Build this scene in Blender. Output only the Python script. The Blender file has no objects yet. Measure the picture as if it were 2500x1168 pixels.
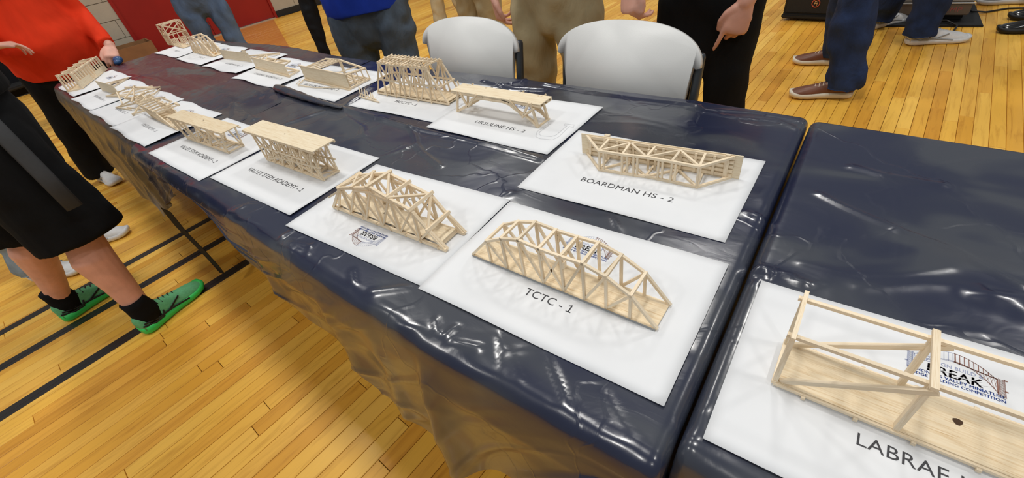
import bpy, bmesh, math, random
import numpy as np
from mathutils import Vector, Matrix, noise
random.seed(7); np.random.seed(7)
S = bpy.context.scene
COL = S.collection
# ---------------------------------------------------------------- camera
# metres; z = 0 is the gym floor, the papers lie at z = .74, x runs along the tables, y across them
CP = Vector((0.07011, -0.28505, 1.25625)); FPX = 1054.07
CF = Vector((-0.52428618, 0.57015694, -0.63249116)).normalized()
CU = Vector((-0.27633, 0.58865, 0.75969)); CU = (CU - CF * CU.dot(CF)).normalized()
CR = CF.cross(CU)
cam = bpy.data.cameras.new('camera'); co = bpy.data.objects.new('camera', cam); COL.objects.link(co)
cam.sensor_fit = 'HORIZONTAL'; cam.sensor_width = 36; cam.lens = FPX / 2500 * 36; cam.clip_start = .02; cam.clip_end = 100
m = Matrix.Identity(4)
for i, a in enumerate((CR, CU, -CF)):
    for j in range(3): m[j][i] = a[j]
m.translation = CP; co.matrix_world = m
S.camera = co
# ---------------------------------------------------------------- light
vs = S.view_settings; vs.view_transform = 'Standard'; vs.look = 'None'; vs.gamma = 1; vs.use_curve_mapping = False
vs.exposure = -0.58
w = bpy.data.worlds.new('gym_air'); S.world = w; w.use_nodes = True
w.node_tree.nodes['Background'].inputs[0].default_value = (.93, .97, 1, 1)
w.node_tree.nodes['Background'].inputs[1].default_value = .33
LP = [(-1.1, .8, 135), (-5.6, 1.2, 135), (3.6, .8, 110), (-1.1, 5.6, 120), (-5.6, 5.6, 120), (3.6, 5.6, 120), (-1.1, -4.4, 120), (-5.6, -4.4, 110), (3.6, -4.4, 100)]
for x, y, p in LP:
    l = bpy.data.lights.new('gym_light', 'AREA'); l.shape = 'RECTANGLE'; l.size = .55; l.size_y = 1.0; l.energy = p * 1.17
    l.color = (1, .975, .93)
    o = bpy.data.objects.new('gym_light', l); COL.objects.link(o); o.location = (x, y, 6.8)
# ---------------------------------------------------------------- helpers
TOP = .74
def ray(px, py): return (CF * FPX + CR * (px - 1250) + CU * (584 - py))
def at(px, py, z=TOP):
    d = ray(px, py); return CP + d * ((z - CP.z) / d.z)
def on(px, py, A, u):
    n = Vector((-u.y, u.x, 0)); d = ray(px, py); return CP + d * ((A - CP).dot(n) / d.dot(n))
def srgb(h):
    if isinstance(h, str): c = [int(h[i:i + 2], 16) / 255 for i in (0, 2, 4)]
    else: c = [v / 255 for v in h]
    return tuple((v / 12.92 if v <= .04045 else ((v + .055) / 1.055) ** 2.4) for v in c) + (1,)
class NT:
    def __init__(s, name):
        s.m = bpy.data.materials.new(name); s.m.use_nodes = True; s.t = s.m.node_tree
        s.b = s.t.nodes['Principled BSDF']; s.out = s.t.nodes['Material Output']
    def n(s, ty, **k):
        x = s.t.nodes.new(ty)
        for a, v in k.items():
            if a.startswith('_'): x.inputs[a[1:].replace('_', ' ')].default_value = v
            else: setattr(x, a, v)
        return x
    def l(s, a, b): s.t.links.new(a, b)
    def bump(s, hsock, strength=.3, dist=.002, prev=None):
        b = s.n('ShaderNodeBump'); b.inputs['Strength'].default_value = strength; b.inputs['Distance'].default_value = dist
        s.l(hsock, b.inputs['Height'])
        if prev: s.l(prev.outputs[0], b.inputs['Normal'])
        s.l(b.outputs[0], s.b.inputs['Normal']); return b
    def ramp(s, sock, stops):
        r = s.n('ShaderNodeValToRGB'); e = r.color_ramp.elements
        while len(e) < len(stops): e.new(.5)
        for q, (p, c) in zip(e, stops): q.position = p; q.color = c
        s.l(sock, r.inputs[0]); return r
    def noise(s, vec, scale, detail=3, rough=.5, dist=0):
        x = s.n('ShaderNodeTexNoise'); x.inputs['Scale'].default_value = scale; x.inputs['Detail'].default_value = detail
        x.inputs['Roughness'].default_value = rough; x.inputs['Distortion'].default_value = dist
        if vec is not None: s.l(vec, x.inputs['Vector'])
        return x
    def mapping(s, vec, scale=(1, 1, 1), rot=(0, 0, 0), loc=(0, 0, 0)):
        x = s.n('ShaderNodeMapping'); x.inputs['Scale'].default_value = scale; x.inputs['Rotation'].default_value = rot
        x.inputs['Location'].default_value = loc; s.l(vec, x.inputs['Vector']); return x.outputs[0]
    def mix(s, f, a, b, mode='MIX'):
        x = s.n('ShaderNodeMix', data_type='RGBA', blend_type=mode)
        for sock, v in ((x.inputs[0], f), (x.inputs[6], a), (x.inputs[7], b)):
            if isinstance(v, (int, float)): sock.default_value = v
            elif isinstance(v, tuple): sock.default_value = v
            else: s.l(v, sock)
        return x.outputs[2]
    def math(s, op, a, b=0, c=0):
        x = s.n('ShaderNodeMath', operation=op)
        for i, v in enumerate((a, b, c)):
            if isinstance(v, (int, float)): x.inputs[i].default_value = v
            else: s.l(v, x.inputs[i])
        return x.outputs[0]
def plain(name, col, rough=.5, spec=.5, metal=0, nscale=0, namp=.15, bump=0, bscale=300, coat=0):
    t = NT(name); c = srgb(col); t.b.inputs['Base Color'].default_value = c
    t.b.inputs['Roughness'].default_value = rough; t.b.inputs['Specular IOR Level'].default_value = spec
    t.b.inputs['Metallic'].default_value = metal; t.b.inputs['Coat Weight'].default_value = coat
    g = t.n('ShaderNodeNewGeometry').outputs['Position']
    if nscale:
        nz = t.noise(g, nscale, 4)
        dk = tuple(v * (1 - namp) for v in c[:3]) + (1,); lt = tuple(min(1, v * (1 + namp)) for v in c[:3]) + (1,)
        r = t.ramp(nz.outputs[0], [(.3, dk), (.7, lt)]); t.l(r.outputs[0], t.b.inputs['Base Color'])
    if bump:
        nb = t.noise(g, bscale, 3); t.bump(nb.outputs[0], .5, bump)
    return t.m
M = {}
def fabric(name, col, scale=14, amp=.2, rough=.9, fold=.006, weave=.0006, stretch=(1, 1, .45)):
    t = NT(name); c = srgb(col); g = t.n('ShaderNodeNewGeometry').outputs['Position']
    v = t.mapping(g, stretch)
    n1 = t.noise(v, scale, 5, .6, .4)
    dk = tuple(x * (1 - amp) for x in c[:3]) + (1,); lt = tuple(min(1, x * (1 + amp)) for x in c[:3]) + (1,)
    r = t.ramp(n1.outputs[0], [(.3, dk), (.7, lt)]); t.l(r.outputs[0], t.b.inputs['Base Color'])
    t.b.inputs['Roughness'].default_value = rough; t.b.inputs['Specular IOR Level'].default_value = .2
    b1 = t.bump(n1.outputs[0], .8, fold); n2 = t.noise(g, 700, 2); t.bump(n2.outputs[0], .4, weave, b1)
    return t.m
# balsa: pale, grain streaks run along each stick (object x)
def balsa(name, c1, c2, tint, objspace=True, gscale=1.0):
    t = NT(name)
    tc = t.n('ShaderNodeTexCoord').outputs['Object']; oi = t.n('ShaderNodeObjectInfo')
    add = t.n('ShaderNodeVectorMath', operation='ADD'); t.l(tc, add.inputs[0])
    cmb = t.n('ShaderNodeCombineXYZ'); rr = t.math('MULTIPLY', oi.outputs['Random'], 37.0)
    for i in range(3): t.l(rr, cmb.inputs[i])
    t.l(cmb.outputs[0], add.inputs[1])
    v = t.mapping(add.outputs[0], (2.0 * gscale, 4 * gscale, 4 * gscale) if objspace else (12 * gscale, 260 * gscale, 260 * gscale))
    n1 = t.noise(v, 1.6, 5, .65)
    r = t.ramp(n1.outputs[0], [(.28, srgb(c2)), (.5, srgb(c1)), (.75, srgb(tint))])
    if not objspace:
        n2 = t.noise(t.mapping(tc, (22, 620, 620)), 1, 3, .6); sp = t.ramp(n2.outputs[0], [(.33, (.80, .70, .58, 1)), (.43, (1, 1, 1, 1))]); r = t.n('ShaderNodeMix', data_type='RGBA', blend_type='MULTIPLY'); r0 = [l_ for l_ in t.t.nodes if l_.type == 'VALTORGB'][0]
        r.inputs[0].default_value = .8; t.l(r0.outputs[0], r.inputs[6]); t.l(sp.outputs[0], r.inputs[7]); r = type('o', (), {'outputs': [r.outputs[2]]})
    hv = t.n('ShaderNodeHueSaturation'); t.l(r.outputs[0], hv.inputs['Color'])
    vv = t.math('MULTIPLY_ADD', oi.outputs['Random'], .2, .88); t.l(vv, hv.inputs['Value'])
    t.l(hv.outputs[0], t.b.inputs['Base Color']); t.b.inputs['Roughness'].default_value = .7
    t.b.inputs['Specular IOR Level'].default_value = .25
    t.bump(n1.outputs[0], .3, .0004); return t.m
M['balsa'] = balsa('balsa_stick', (239, 220, 190), (222, 196, 158), (245, 230, 204))
M['balsa_pale'] = balsa('balsa_stick_pale', (241, 224, 196), (222, 198, 162), (247, 233, 208))
M['deck'] = balsa('balsa_sheet', (238, 219, 186), (222, 195, 154), (243, 228, 200), False)
M['deck_pale'] = balsa('balsa_sheet_pale', (240, 224, 194), (226, 204, 168), (245, 232, 206), False)
M['hole'] = plain('burnt_hole_wood', (70, 48, 30), .9)
M['glue'] = plain('dried_glue', (222, 176, 120), .3)
M['ink'] = plain('printed_ink', (62, 62, 66), .7); M['ink_faint'] = plain('faint_printed_ink', (132, 132, 136), .7)
M['ink_blue'] = plain('blue_ink', (52, 84, 164), .7); M['ink_brown'] = plain('brown_ink', (140, 96, 82), .7)
M['ink_grey'] = plain('blue_grey_ink', (150, 158, 190), .7); M['ink_black'] = plain('black_ink', (58, 50, 58), .7)
M['pencil'] = plain('pencil_line', (185, 186, 190), .8)
def paper_mat():
    t = NT('white_paper'); g = t.n('ShaderNodeNewGeometry').outputs['Position']; n = t.noise(g, 9, 3)
    r = t.ramp(n.outputs[0], [(.3, srgb((227, 229, 232))), (.7, srgb((233, 235, 238)))])
    t.l(r.outputs[0], t.b.inputs['Base Color']); t.b.inputs['Roughness'].default_value = .75; t.b.inputs['Specular IOR Level'].default_value = .2
    t.bump(n.outputs[0], .3, .004); return t.m
M['paper'] = paper_mat()
def plastic_mat(name, maroon=False):
    t = NT(name); g = t.n('ShaderNodeNewGeometry').outputs['Position']
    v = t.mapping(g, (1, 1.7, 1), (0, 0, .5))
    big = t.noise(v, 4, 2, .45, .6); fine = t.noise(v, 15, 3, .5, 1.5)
    r = t.ramp(big.outputs[0], [(.38, srgb((30, 36, 60))), (.47, srgb((38, 43, 62))), (.54, srgb((58, 62, 72))), (.8, srgb((66, 68, 74)))])  # lighter grey patches: ceiling reflection painted into the film's base colour
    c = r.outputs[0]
    if maroon:      # the film is thin there and lets the maroon table under it show in patches
        n3 = t.noise(t.mapping(g, (1.2, 3.2, 1)), 1.9, 4, .6, .8); mk = t.ramp(n3.outputs[0], [(.45, (0, 0, 0, 1)), (.52, (1, 1, 1, 1))])
        sx = t.n('ShaderNodeSeparateXYZ'); t.l(g, sx.inputs[0])
        px = t.ramp(t.math('MULTIPLY_ADD', sx.outputs[0], -1.6, -3.0), [(0, (0, 0, 0, 1)), (1, (1, 1, 1, 1))])
        pz = t.math('GREATER_THAN', sx.outputs[2], .725)
        f = t.math('MULTIPLY', t.math('MULTIPLY', mk.outputs[0], px.outputs[0]), t.math('MULTIPLY', pz, .85))
        c = t.mix(px.outputs[0], c, srgb((82, 80, 82))); c = t.mix(f, c, srgb((90, 38, 48)))
    t.l(c, t.b.inputs['Base Color']); t.b.inputs['Roughness'].default_value = .34 if maroon else .24
    t.b.inputs['IOR'].default_value = 1.5 if maroon else 1.6; t.b.inputs['Specular IOR Level'].default_value = .5
    t.b.inputs['Coat Weight'].default_value = .08 if maroon else .28; t.b.inputs['Coat Roughness'].default_value = .1
    b1 = t.bump(big.outputs[0], .35, .012)
    wv = t.n('ShaderNodeTexVoronoi', feature='DISTANCE_TO_EDGE'); wv.inputs['Scale'].default_value = 3.3
    dv = t.n('ShaderNodeVectorMath', operation='ADD'); nd = t.noise(g, 5, 3)
    sc = t.n('ShaderNodeVectorMath', operation='SCALE'); t.l(nd.outputs[1], sc.inputs[0]); sc.inputs['Scale'].default_value = .35
    t.l(g, dv.inputs[0]); t.l(sc.outputs[0], dv.inputs[1]); t.l(dv.outputs[0], wv.inputs['Vector'])
    cr = t.ramp(wv.outputs['Distance'], [(0, (1, 1, 1, 1)), (.018, (0, 0, 0, 1))])
    b2 = t.bump(cr.outputs[0], .3, .0015, b1)
    t.bump(fine.outputs[0], .3 if maroon else .14, .003, b2); return t.m
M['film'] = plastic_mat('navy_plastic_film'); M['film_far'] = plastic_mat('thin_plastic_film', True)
# wood floor
ANG = math.radians(3.6)          # boards run along y, turned a little
def floor_mat():
    t = NT('varnished_maple'); g = t.n('ShaderNodeNewGeometry'); at_ = t.n('ShaderNodeAttribute', attribute_name='tone')
    v0 = t.mapping(g.outputs['Position'], (1, 1, 1), (0, 0, ANG)); 
    sh = t.n('ShaderNodeVectorMath', operation='ADD'); cm = t.n('ShaderNodeCombineXYZ')
    k = t.math('MULTIPLY', at_.outputs['Fac'], 40.0); t.l(k, cm.inputs[0]); t.l(k, cm.inputs[1]); t.l(v0, sh.inputs[0]); t.l(cm.outputs[0], sh.inputs[1])
    v = t.mapping(sh.outputs[0], (38, 3.2, 1)); n1 = t.noise(v, 1, 6, .62, .9)
    base = t.ramp(at_.outputs['Fac'], [(0, srgb((216, 152, 50))), (.1, srgb((230, 168, 60))), (.35, srgb((243, 187, 74))), (.6, srgb((247, 192, 80))), (.8, srgb((251, 200, 92))), (.95, srgb((232, 168, 62)))])
    gr = t.ramp(n1.outputs[0], [(.25, (.72, .62, .5, 1)), (.5, (1, 1, 1, 1)), (.8, (1.05, 1.04, 1, 1))])
    c = t.mix(1, base.outputs[0], gr.outputs[0], 'MULTIPLY')
    n2 = t.noise(g.outputs['Position'], 1.1, 4); dirt = t.ramp(n2.outputs[0], [(.35, (.86, .82, .76, 1)), (.6, (1, 1, 1, 1))])
    c = t.mix(1, c, dirt.outputs[0], 'MULTIPLY')
    # painted court lines and a stained zone by the door
    sx = t.n('ShaderNodeSeparateXYZ'); t.l(v0, sx.inputs[0]); X = sx.outputs[0]
    for x0, wd in ((-2.755, .026), (-2.452, .028), (-2.108, .03)):
        f = t.math('MULTIPLY', t.math('LESS_THAN', t.math('ABSOLUTE', t.math('SUBTRACT', X, x0 )), wd), t.math('LESS_THAN', sx.outputs[1], 2.0))
        c = t.mix(f, c, srgb((38, 34, 32)))
    sp = t.n('ShaderNodeSeparateXYZ'); t.l(g.outputs['Position'], sp.inputs[0])
    d = t.math('ADD', t.math('MULTIPLY', t.math('ADD', sp.outputs[0], 7.95), -1.08), t.math('MULTIPLY', t.math('ADD', sp.outputs[1], -3.723), -2.24))
    f = t.math('MULTIPLY', t.math('GREATER_THAN', d, 0), t.math('LESS_THAN', sp.outputs[0], -4.6))
    f = t.math('MULTIPLY', f, t.math('GREATER_THAN', sp.outputs[1], 1.4))
    c = t.mix(t.math('MULTIPLY', f, .8), c, srgb((196, 118, 56)))
    t.l(c, t.b.inputs['Base Color'])
    rg = t.ramp(n2.outputs[0], [(.3, (.34, .34, .34, 1)), (.7, (.46, .46, .46, 1))]); t.l(rg.outputs[0], t.b.inputs['Roughness'])
    t.b.inputs['Coat Weight'].default_value = .12; t.b.inputs['Coat Roughness'].default_value = .16; t.b.inputs['Specular IOR Level'].default_value = .35
    t.bump(n1.outputs[0], .25, .0008); return t.m
M['floor'] = floor_mat(); M['gap'] = plain('dark_joint', (60, 38, 20), .9)
M['block'] = plain('painted_block', (178, 168, 150), .6, nscale=6, namp=.06, bump=.002, bscale=90)
M['mortar'] = plain('painted_mortar', (150, 140, 124), .8)
M['rubber'] = plain('black_rubber_base', (28, 28, 29), .5)
M['reddoor'] = plain('red_door_paint', (150, 24, 18), .4, nscale=3, namp=.08)
M['trimmetal'] = plain('threshold_metal', (190, 168, 140), .4)
M['card'] = plain('cardboard', (140, 100, 62), .85, nscale=9, namp=.1)
M['white_plastic'] = plain('white_moulded_plastic', (226, 227, 226), .42, nscale=5, namp=.015, bump=.0003, bscale=500)
M['steel'] = plain('grey_coated_steel', (78, 82, 86), .3, metal=.6)
M['black'] = plain('matt_black', (14, 14, 15), .6); M['blackgloss'] = plain('black_leather', (16, 16, 17), .18, coat=.5)
M['grille'] = plain('speaker_grille', (22, 22, 23), .7, bump=.002, bscale=400)
M['orange_logo'] = plain('orange_badge', (205, 90, 60), .5)
M['ampgrey'] = plain('grey_painted_case', (150, 146, 140), .5, nscale=8, namp=.06); M['ampbrown'] = plain('taupe_case_side', (118, 104, 92), .5)
M['skin'] = plain('skin', (218, 164, 144), .5, nscale=22, namp=.09, bump=.0006, bscale=260)
M['skin'].node_tree.nodes['Principled BSDF'].inputs['Subsurface Weight'].default_value = .12
M['skin'].node_tree.nodes['Principled BSDF'].inputs['Subsurface Scale'].default_value = .01
M['skin2'] = plain('skin_ruddy', (222, 166, 146), .5, nscale=18, namp=.12, bump=.0006, bscale=260)
M['hair'] = plain('brown_hair', (70, 48, 32), .7, nscale=60, namp=.4)
M['orange'] = fabric('orange_jersey', (226, 58, 26), 7, .14)
M['royal'] = fabric('royal_blue_jersey', (28, 56, 160), 9, .15)
M['blackcloth'] = fabric('black_cloth', (15, 16, 18), 9, .3); M['blackcloth2'] = fabric('black_twill', (22, 23, 27), 9, .3)
M['charcoal'] = fabric('charcoal_stripe', (66, 67, 69), 9, .1)
M['denim'] = fabric('mid_denim', (88, 106, 132), 9, .28, fold=.02); M['denim_dark'] = fabric('dark_denim', (38, 52, 84), 9, .32, fold=.02)
M['denim_grey'] = fabric('grey_denim', (78, 90, 104), 8, .32, fold=.02); M['denim_light'] = fabric('light_denim', (128, 142, 154), 14, .3)
M['khaki'] = fabric('khaki_twill', (176, 163, 130), 7, .14, fold=.014); M['khaki2'] = fabric('light_khaki', (190, 176, 144), 8, .14, fold=.012)
M['heather'] = fabric('heather_knit', (90, 92, 98), 12, .1)
M['green'] = plain('green_mesh', (96, 176, 122), .6, nscale=120, namp=.12, bump=.0008, bscale=500); M['neon'] = plain('neon_green_foam', (52, 208, 96), .45)
M['brownleather'] = plain('brown_leather', (116, 68, 44), .42, nscale=16, namp=.2, bump=.0006, bscale=180)
M['offwhite'] = plain('offwhite_foam', (226, 216, 196), .5); M['whiteshoe'] = plain('white_mesh', (222, 222, 222), .55, nscale=60, namp=.05)
M['greyshoe'] = plain('grey_trim', (150, 152, 152), .5); M['lace'] = plain('shoe_lace', (20, 20, 22), .7); M['lacelight'] = plain('tan_lace', (214, 196, 176), .7)
M['blueglass'] = plain('blue_gloves', (30, 78, 128), .35); M['cable'] = plain('cable', (38, 36, 36), .5)
def wloc(o):
    v = Vector((0, 0, 0))
    while o is not None: v = v + o.location; o = o.parent
    return v
def link(name, me, mat=None, parent=None, mw=None):
    o = bpy.data.objects.new(name, me); COL.objects.link(o)
    if mat is not None and me and not me.materials: me.materials.append(M[mat] if isinstance(mat, str) else mat)
    if mw is not None:
        if parent is not None: mw = Matrix.Translation(-wloc(parent)) @ mw
        o.matrix_basis = mw
    elif parent is not None: o.location = -wloc(parent)
    o.parent = parent; return o
def root(name, loc, label, cat, group=None):
    o = bpy.data.objects.new(name, None); COL.objects.link(o); o.location = loc; o.empty_display_size = .05
    o['label'] = label; o['category'] = cat
    if group: o['group'] = group
    return o
def tagm(o, label, cat, group=None):
    o['label'] = label; o['category'] = cat
    if group: o['group'] = group
def mesh(name, v, f, smooth=False):
    me = bpy.data.meshes.new(name); me.from_pydata([tuple(a) for a in v], [], f); me.update()
    if smooth: me.shade_smooth()
    return me
class G:
    """collects geometry in world coordinates"""
    def __init__(s): s.v = []; s.f = []; s.mi = []
    def add(s, v, f, mi=0):
        k = len(s.v); s.v += [tuple(a) for a in v]; s.f += [tuple(i + k for i in q) for q in f]; s.mi += [mi] * len(f)
    def box(s, a, b, mi=0):
        (x0, y0, z0), (x1, y1, z1) = a, b
        s.add([(x0, y0, z0), (x1, y0, z0), (x1, y1, z0), (x0, y1, z0), (x0, y0, z1), (x1, y0, z1), (x1, y1, z1), (x0, y1, z1)],
              [(3, 2, 1, 0), (4, 5, 6, 7), (0, 1, 5, 4), (1, 2, 6, 5), (2, 3, 7, 6), (3, 0, 4, 7)], mi)
    def loft(s, rings, mi=0, cap=True):
        n = len(rings[0]); v = [p for r in rings for p in r]; f = []
        for i in range(len(rings) - 1):
            for j in range(n):
                a, b = i * n + j, i * n + (j + 1) % n; f.append((a, b, b + n, a + n))
        if cap: f.append(tuple(range(n - 1, -1, -1))); f.append(tuple((len(rings) - 1) * n + j for j in range(n)))
        s.add(v, f, mi)
    def tube(s, pts, rad, side=None, ratio=1, n=14, mi=0, round_=True):
        """rings perpendicular to the path; radii along `side` are rad, the others rad*ratio; rounded ends"""
        P = [Vector(p) for p in pts]; R = list(rad) if hasattr(rad, '__len__') else [rad] * len(P)
        Q = list(ratio) if hasattr(ratio, '__len__') else [ratio] * len(P)
        if round_:
            d0 = (P[0] - P[1]).normalized(); d1 = (P[-1] - P[-2]).normalized(); r0, r1 = R[0] * Q[0], R[-1] * Q[-1]
            P = [P[0] + d0 * r0 * .9, P[0] + d0 * r0 * .6] + P + [P[-1] + d1 * r1 * .6, P[-1] + d1 * r1 * .9]
            R = [R[0] * .4, R[0] * .8] + R + [R[-1] * .8, R[-1] * .4]; Q = [Q[0]] * 2 + Q + [Q[-1]] * 2
        rings = []
        for i, p in enumerate(P):
            d = (P[min(i + 1, len(P) - 1)] - P[max(i - 1, 0)]).normalized()
            u = Vector(side) if side is not None else (Vector((0, 0, 1)) if abs(d.z) < .9 else Vector((1, 0, 0)))
            u = (u - d * u.dot(d)).normalized(); v = d.cross(u)
            rings.append([p + u * math.cos(a) * R[i] + v * math.sin(a) * R[i] * Q[i] for a in [2 * math.pi * k / n for k in range(n)]])
        s.loft(rings, mi)
    def ball(s, c, r, n=12, mi=0):
        c = Vector(c); r = Vector(r) if hasattr(r, '__len__') else Vector((r, r, r)); rings = []
        for i in range(1, n):
            a = math.pi * i / n; rings.append([(c.x + r.x * math.sin(a) * math.cos(b), c.y + r.y * math.sin(a) * math.sin(b), c.z + r.z * math.cos(a)) for b in [2 * math.pi * k / 16 for k in range(16)]])
        s.loft(rings, mi)
    def mesh(s, name, smooth=False, mats=None):
        me = mesh(name, s.v, s.f, smooth)
        if mats:
            for q in mats: me.materials.append(M[q])
            me.polygons.foreach_set('material_index', s.mi)
        return me
    def obj(s, name, mat, parent=None, smooth=False, mats=None):
        return link(name, s.mesh(name, smooth, mats), None if mats else mat, parent)
def remesh(o, vox, sm=3, disp=0, dscale=.12):
    r = o.modifiers.new('union', 'REMESH'); r.mode = 'VOXEL'; r.voxel_size = vox; r.use_smooth_shade = True
    if sm: q = o.modifiers.new('soft', 'SMOOTH'); q.iterations = sm; q.factor = .5
    if disp:
        t = bpy.data.textures.new('folds', 'MARBLE'); t.noise_scale = dscale * 1.6; t.turbulence = 7; t.noise_depth = 1
        d = o.modifiers.new('folds', 'DISPLACE'); d.texture = t; d.strength = disp; d.texture_coords = 'GLOBAL'
# unit boxes shared by all sticks, one mesh per wood
def unit(mat):
    g = G(); g.box((-.5, -.5, -.5), (.5, .5, .5)); me = g.mesh('stick'); me.materials.append(M[mat]); return me
STICK = {k: unit(k) for k in ('balsa', 'balsa_pale', 'glue')}
def stick(name, a, b, parent, w_=.0045, t_=.0045, side=(0, 1, 0), mat='balsa', ext=.002):
    a, b = Vector(a), Vector(b); d = b - a; L = d.length + ext * 2; d.normalize(); u = Vector(side); u = u - d * u.dot(d)
    if u.length < 1e-3: u = Vector((1, 0, 0)) - d * d.x
    u.normalize(); v = d.cross(u); mm = Matrix.Identity(4)
    for i, (q, s) in enumerate(((d, L), (u, w_), (v, t_))):
        for j in range(3): mm[j][i] = q[j] * s
    mm.translation = (a + b) / 2
    return link(name, STICK[mat], None, parent, mm)
# numpy value noise
def vnoise(x, y, seed=0):
    xi, yi = np.floor(x).astype(int), np.floor(y).astype(int); fx, fy = x - xi, y - yi
    def h(a, b):
        n = (a * 374761393 + b * 668265263 + seed * 974634777) & 0x7fffffff; n = ((n ^ (n >> 13)) * 1274126177) & 0x7fffffff
        return (n ^ (n >> 16)) % 100003 / 100003.
    fx = fx * fx * (3 - 2 * fx); fy = fy * fy * (3 - 2 * fy)
    return (h(xi, yi) * (1 - fx) + h(xi + 1, yi) * fx) * (1 - fy) + (h(xi, yi + 1) * (1 - fx) + h(xi + 1, yi + 1) * fx) * fy
def fbm(x, y, seed=0, o=3):
    r = 0; a = .5
    for k in range(o): r = r + a * (vnoise(x * 2 ** k, y * 2 ** k, seed + k) - .5); a *= .5
    return r
# ---------------------------------------------------------------- floor
ca, sa = math.cos(ANG), math.sin(ANG)
def f2w(X, Y): return (X * ca + Y * sa, -X * sa + Y * ca)      # board frame -> world
g = G(); g.box((-10.2, -4, -.05), (6.5, 10, -.0085)); fl = g.obj('floor', 'gap'); fl['kind'] = 'structure'
PW = .0572; planks = []
nx = int(14.5 / PW)
for i in range(nx):
    X0 = -10.0 + i * PW; Y = -2.4 - random.random()
    while Y < 9.6:
        L = random.choice((.4, .6, .8, 1.0, 1.2, 1.5)) * random.uniform(.85, 1.15); planks.append((X0, Y, L, random.random(), random.uniform(-.0003, .0003))); Y += L
def wall_x(y): return -8.94 + (y - 1.75) * .1525
vis = []
def pj(p):
    d = Vector(p) - CP; z = d.dot(CF)
    return (1250 + FPX * d.dot(CR) / z, 584 - FPX * d.dot(CU) / z, z) if z > .05 else None
keep = []
for p in planks:
    cx, cy = f2w(p[0] + PW / 2, p[1] + p[2] / 2)
    if cx < wall_x(cy) + .0 or cx > 6.2 or cy < -3.6 or cy > 9.6: continue
    q = pj((cx, cy, 0)); area = 0
    if q and -30 < q[0] < 2530 and -30 < q[1] < 1200:
        k = (TOP - CP.z) / (0 - CP.z); tx, ty = CP.x + (cx - CP.x) * k, CP.y + (cy - CP.y) * k
        if not (-3.7 < tx < 2 and -.05 < ty < .88): area = p[2] * PW / q[2] ** 3
    keep.append((area, p))
keep.sort(key=lambda a: -a[0])
def plank_geo(p, g):
    X0, Y, L, tone, dz = p; e = .0009; c = [f2w(x, y) for x, y in ((X0 + e, Y + e), (X0 + PW - e, Y + e), (X0 + PW - e, Y + L - e), (X0 + e, Y + L - e))]
    i = .0008; c2 = [f2w(x, y) for x, y in ((X0 + e + i, Y + e + i), (X0 + PW - e - i, Y + e + i), (X0 + PW - e - i, Y + L - e - i), (X0 + e + i, Y + L - e - i))]
    g.add([(x, y, -.009) for x, y in c] + [(x, y, -.0009 + dz) for x, y in c] + [(x, y, dz) for x, y in c2],
          [(8, 9, 10, 11)] + [(4 + j, 4 + (j + 1) % 4, 8 + (j + 1) % 4, 8 + j) for j in range(4)] + [(j, (j + 1) % 4, 4 + (j + 1) % 4, 4 + j) for j in range(4)])
def tone(me, vals):
    a = me.attributes.new('tone', 'FLOAT', 'POINT'); a.data.foreach_set('value', vals)
for a, p in keep[:300]:
    g = G(); plank_geo(p, g); me = g.mesh('plank'); tone(me, [p[3]] * 12); link('plank', me, 'floor', fl)
g = G(); vals = []
for a, p in keep[300:]: plank_geo(p, g); vals += [p[3]] * 12
me = g.mesh('planks'); tone(me, vals); o = link('planks', me, 'floor', fl); o['kind'] = 'stuff'
# ---------------------------------------------------------------- far wall with red doors
wd = Vector((.1525, 1, 0)).normalized(); wn = Vector((1, -.1525, 0)).normalized(); W0 = Vector((wall_x(0), 0, 0))
def wp(s, h, o=0): return W0 + wd * s + wn * o + Vector((0, 0, h))
def wbox(g, s0, s1, h0, h1, o0, o1, mi=0):
    v = [wp(s, h, o) for h in (h0, h1) for s, o in ((s0, o0), (s1, o0), (s1, o1), (s0, o1))]
    g.add(v, [(3, 2, 1, 0), (4, 5, 6, 7), (0, 1, 5, 4), (1, 2, 6, 5), (2, 3, 7, 6), (3, 0, 4, 7)], mi)
D0, D1 = 2.03, 4.12
g = G(); wbox(g, -3, D0 - .04, 0, 3.2, -.3, -.012); wbox(g, D1 + .04, 8, 0, 3.2, -.3, -.012); wbox(g, D0 - .04, D1 + .04, 2.4, 3.2, -.3, -.012)
wl = g.obj('wall_far', 'mortar'); wl['kind'] = 'structure'
BH, BL = .24, .48; bm = None; h = .085; row = 0
while h < 1.9:
    s = -1.2 - (row % 2) * BL / 2
    while s < 7:
        a, b = s + .004, s + BL - .004
        for lo, hi in ((-9, D0 - .045), (D1 + .045, 99)):
            aa, bb = max(a, lo), min(b, hi)
            if bb - aa > .05: g = G(); wbox(g, aa, bb, h + .004, h + BH - .004, -.02, 0); link('block', g.mesh('block'), 'block', wl)
        s += BL
    h += BH; row += 1
g = G(); wbox(g, -3, 8, h, 3.2, -.013, -.002); g.obj('upper_wall', 'block', wl)
for s0, s1, nm in ((-3, D0 - .05, 'baseboard_left'), (D1 + .05, 8, 'baseboard_right')):
    g = G(); wbox(g, s0, s1, 0, .1, 0, .012); wbox(g, s0, s1, 0, .012, .012, .03); o = g.obj(nm, 'rubber'); o['kind'] = 'structure'
g = G(); wbox(g, D0, (D0 + D1) / 2 - .004, .02, 2.35, -.06, -.015); wbox(g, (D0 + D1) / 2 + .004, D1, .02, 2.35, -.06, -.015)
dr = g.obj('door_1', 'reddoor'); dr['kind'] = 'structure'
g = G(); wbox(g, D0 - .045, D0, 0, 2.4, -.1, .01); wbox(g, D1, D1 + .045, 0, 2.4, -.1, .01); wbox(g, D0, D1, 2.35, 2.4, -.1, .01); g.obj('door_frame', 'reddoor', dr)
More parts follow.
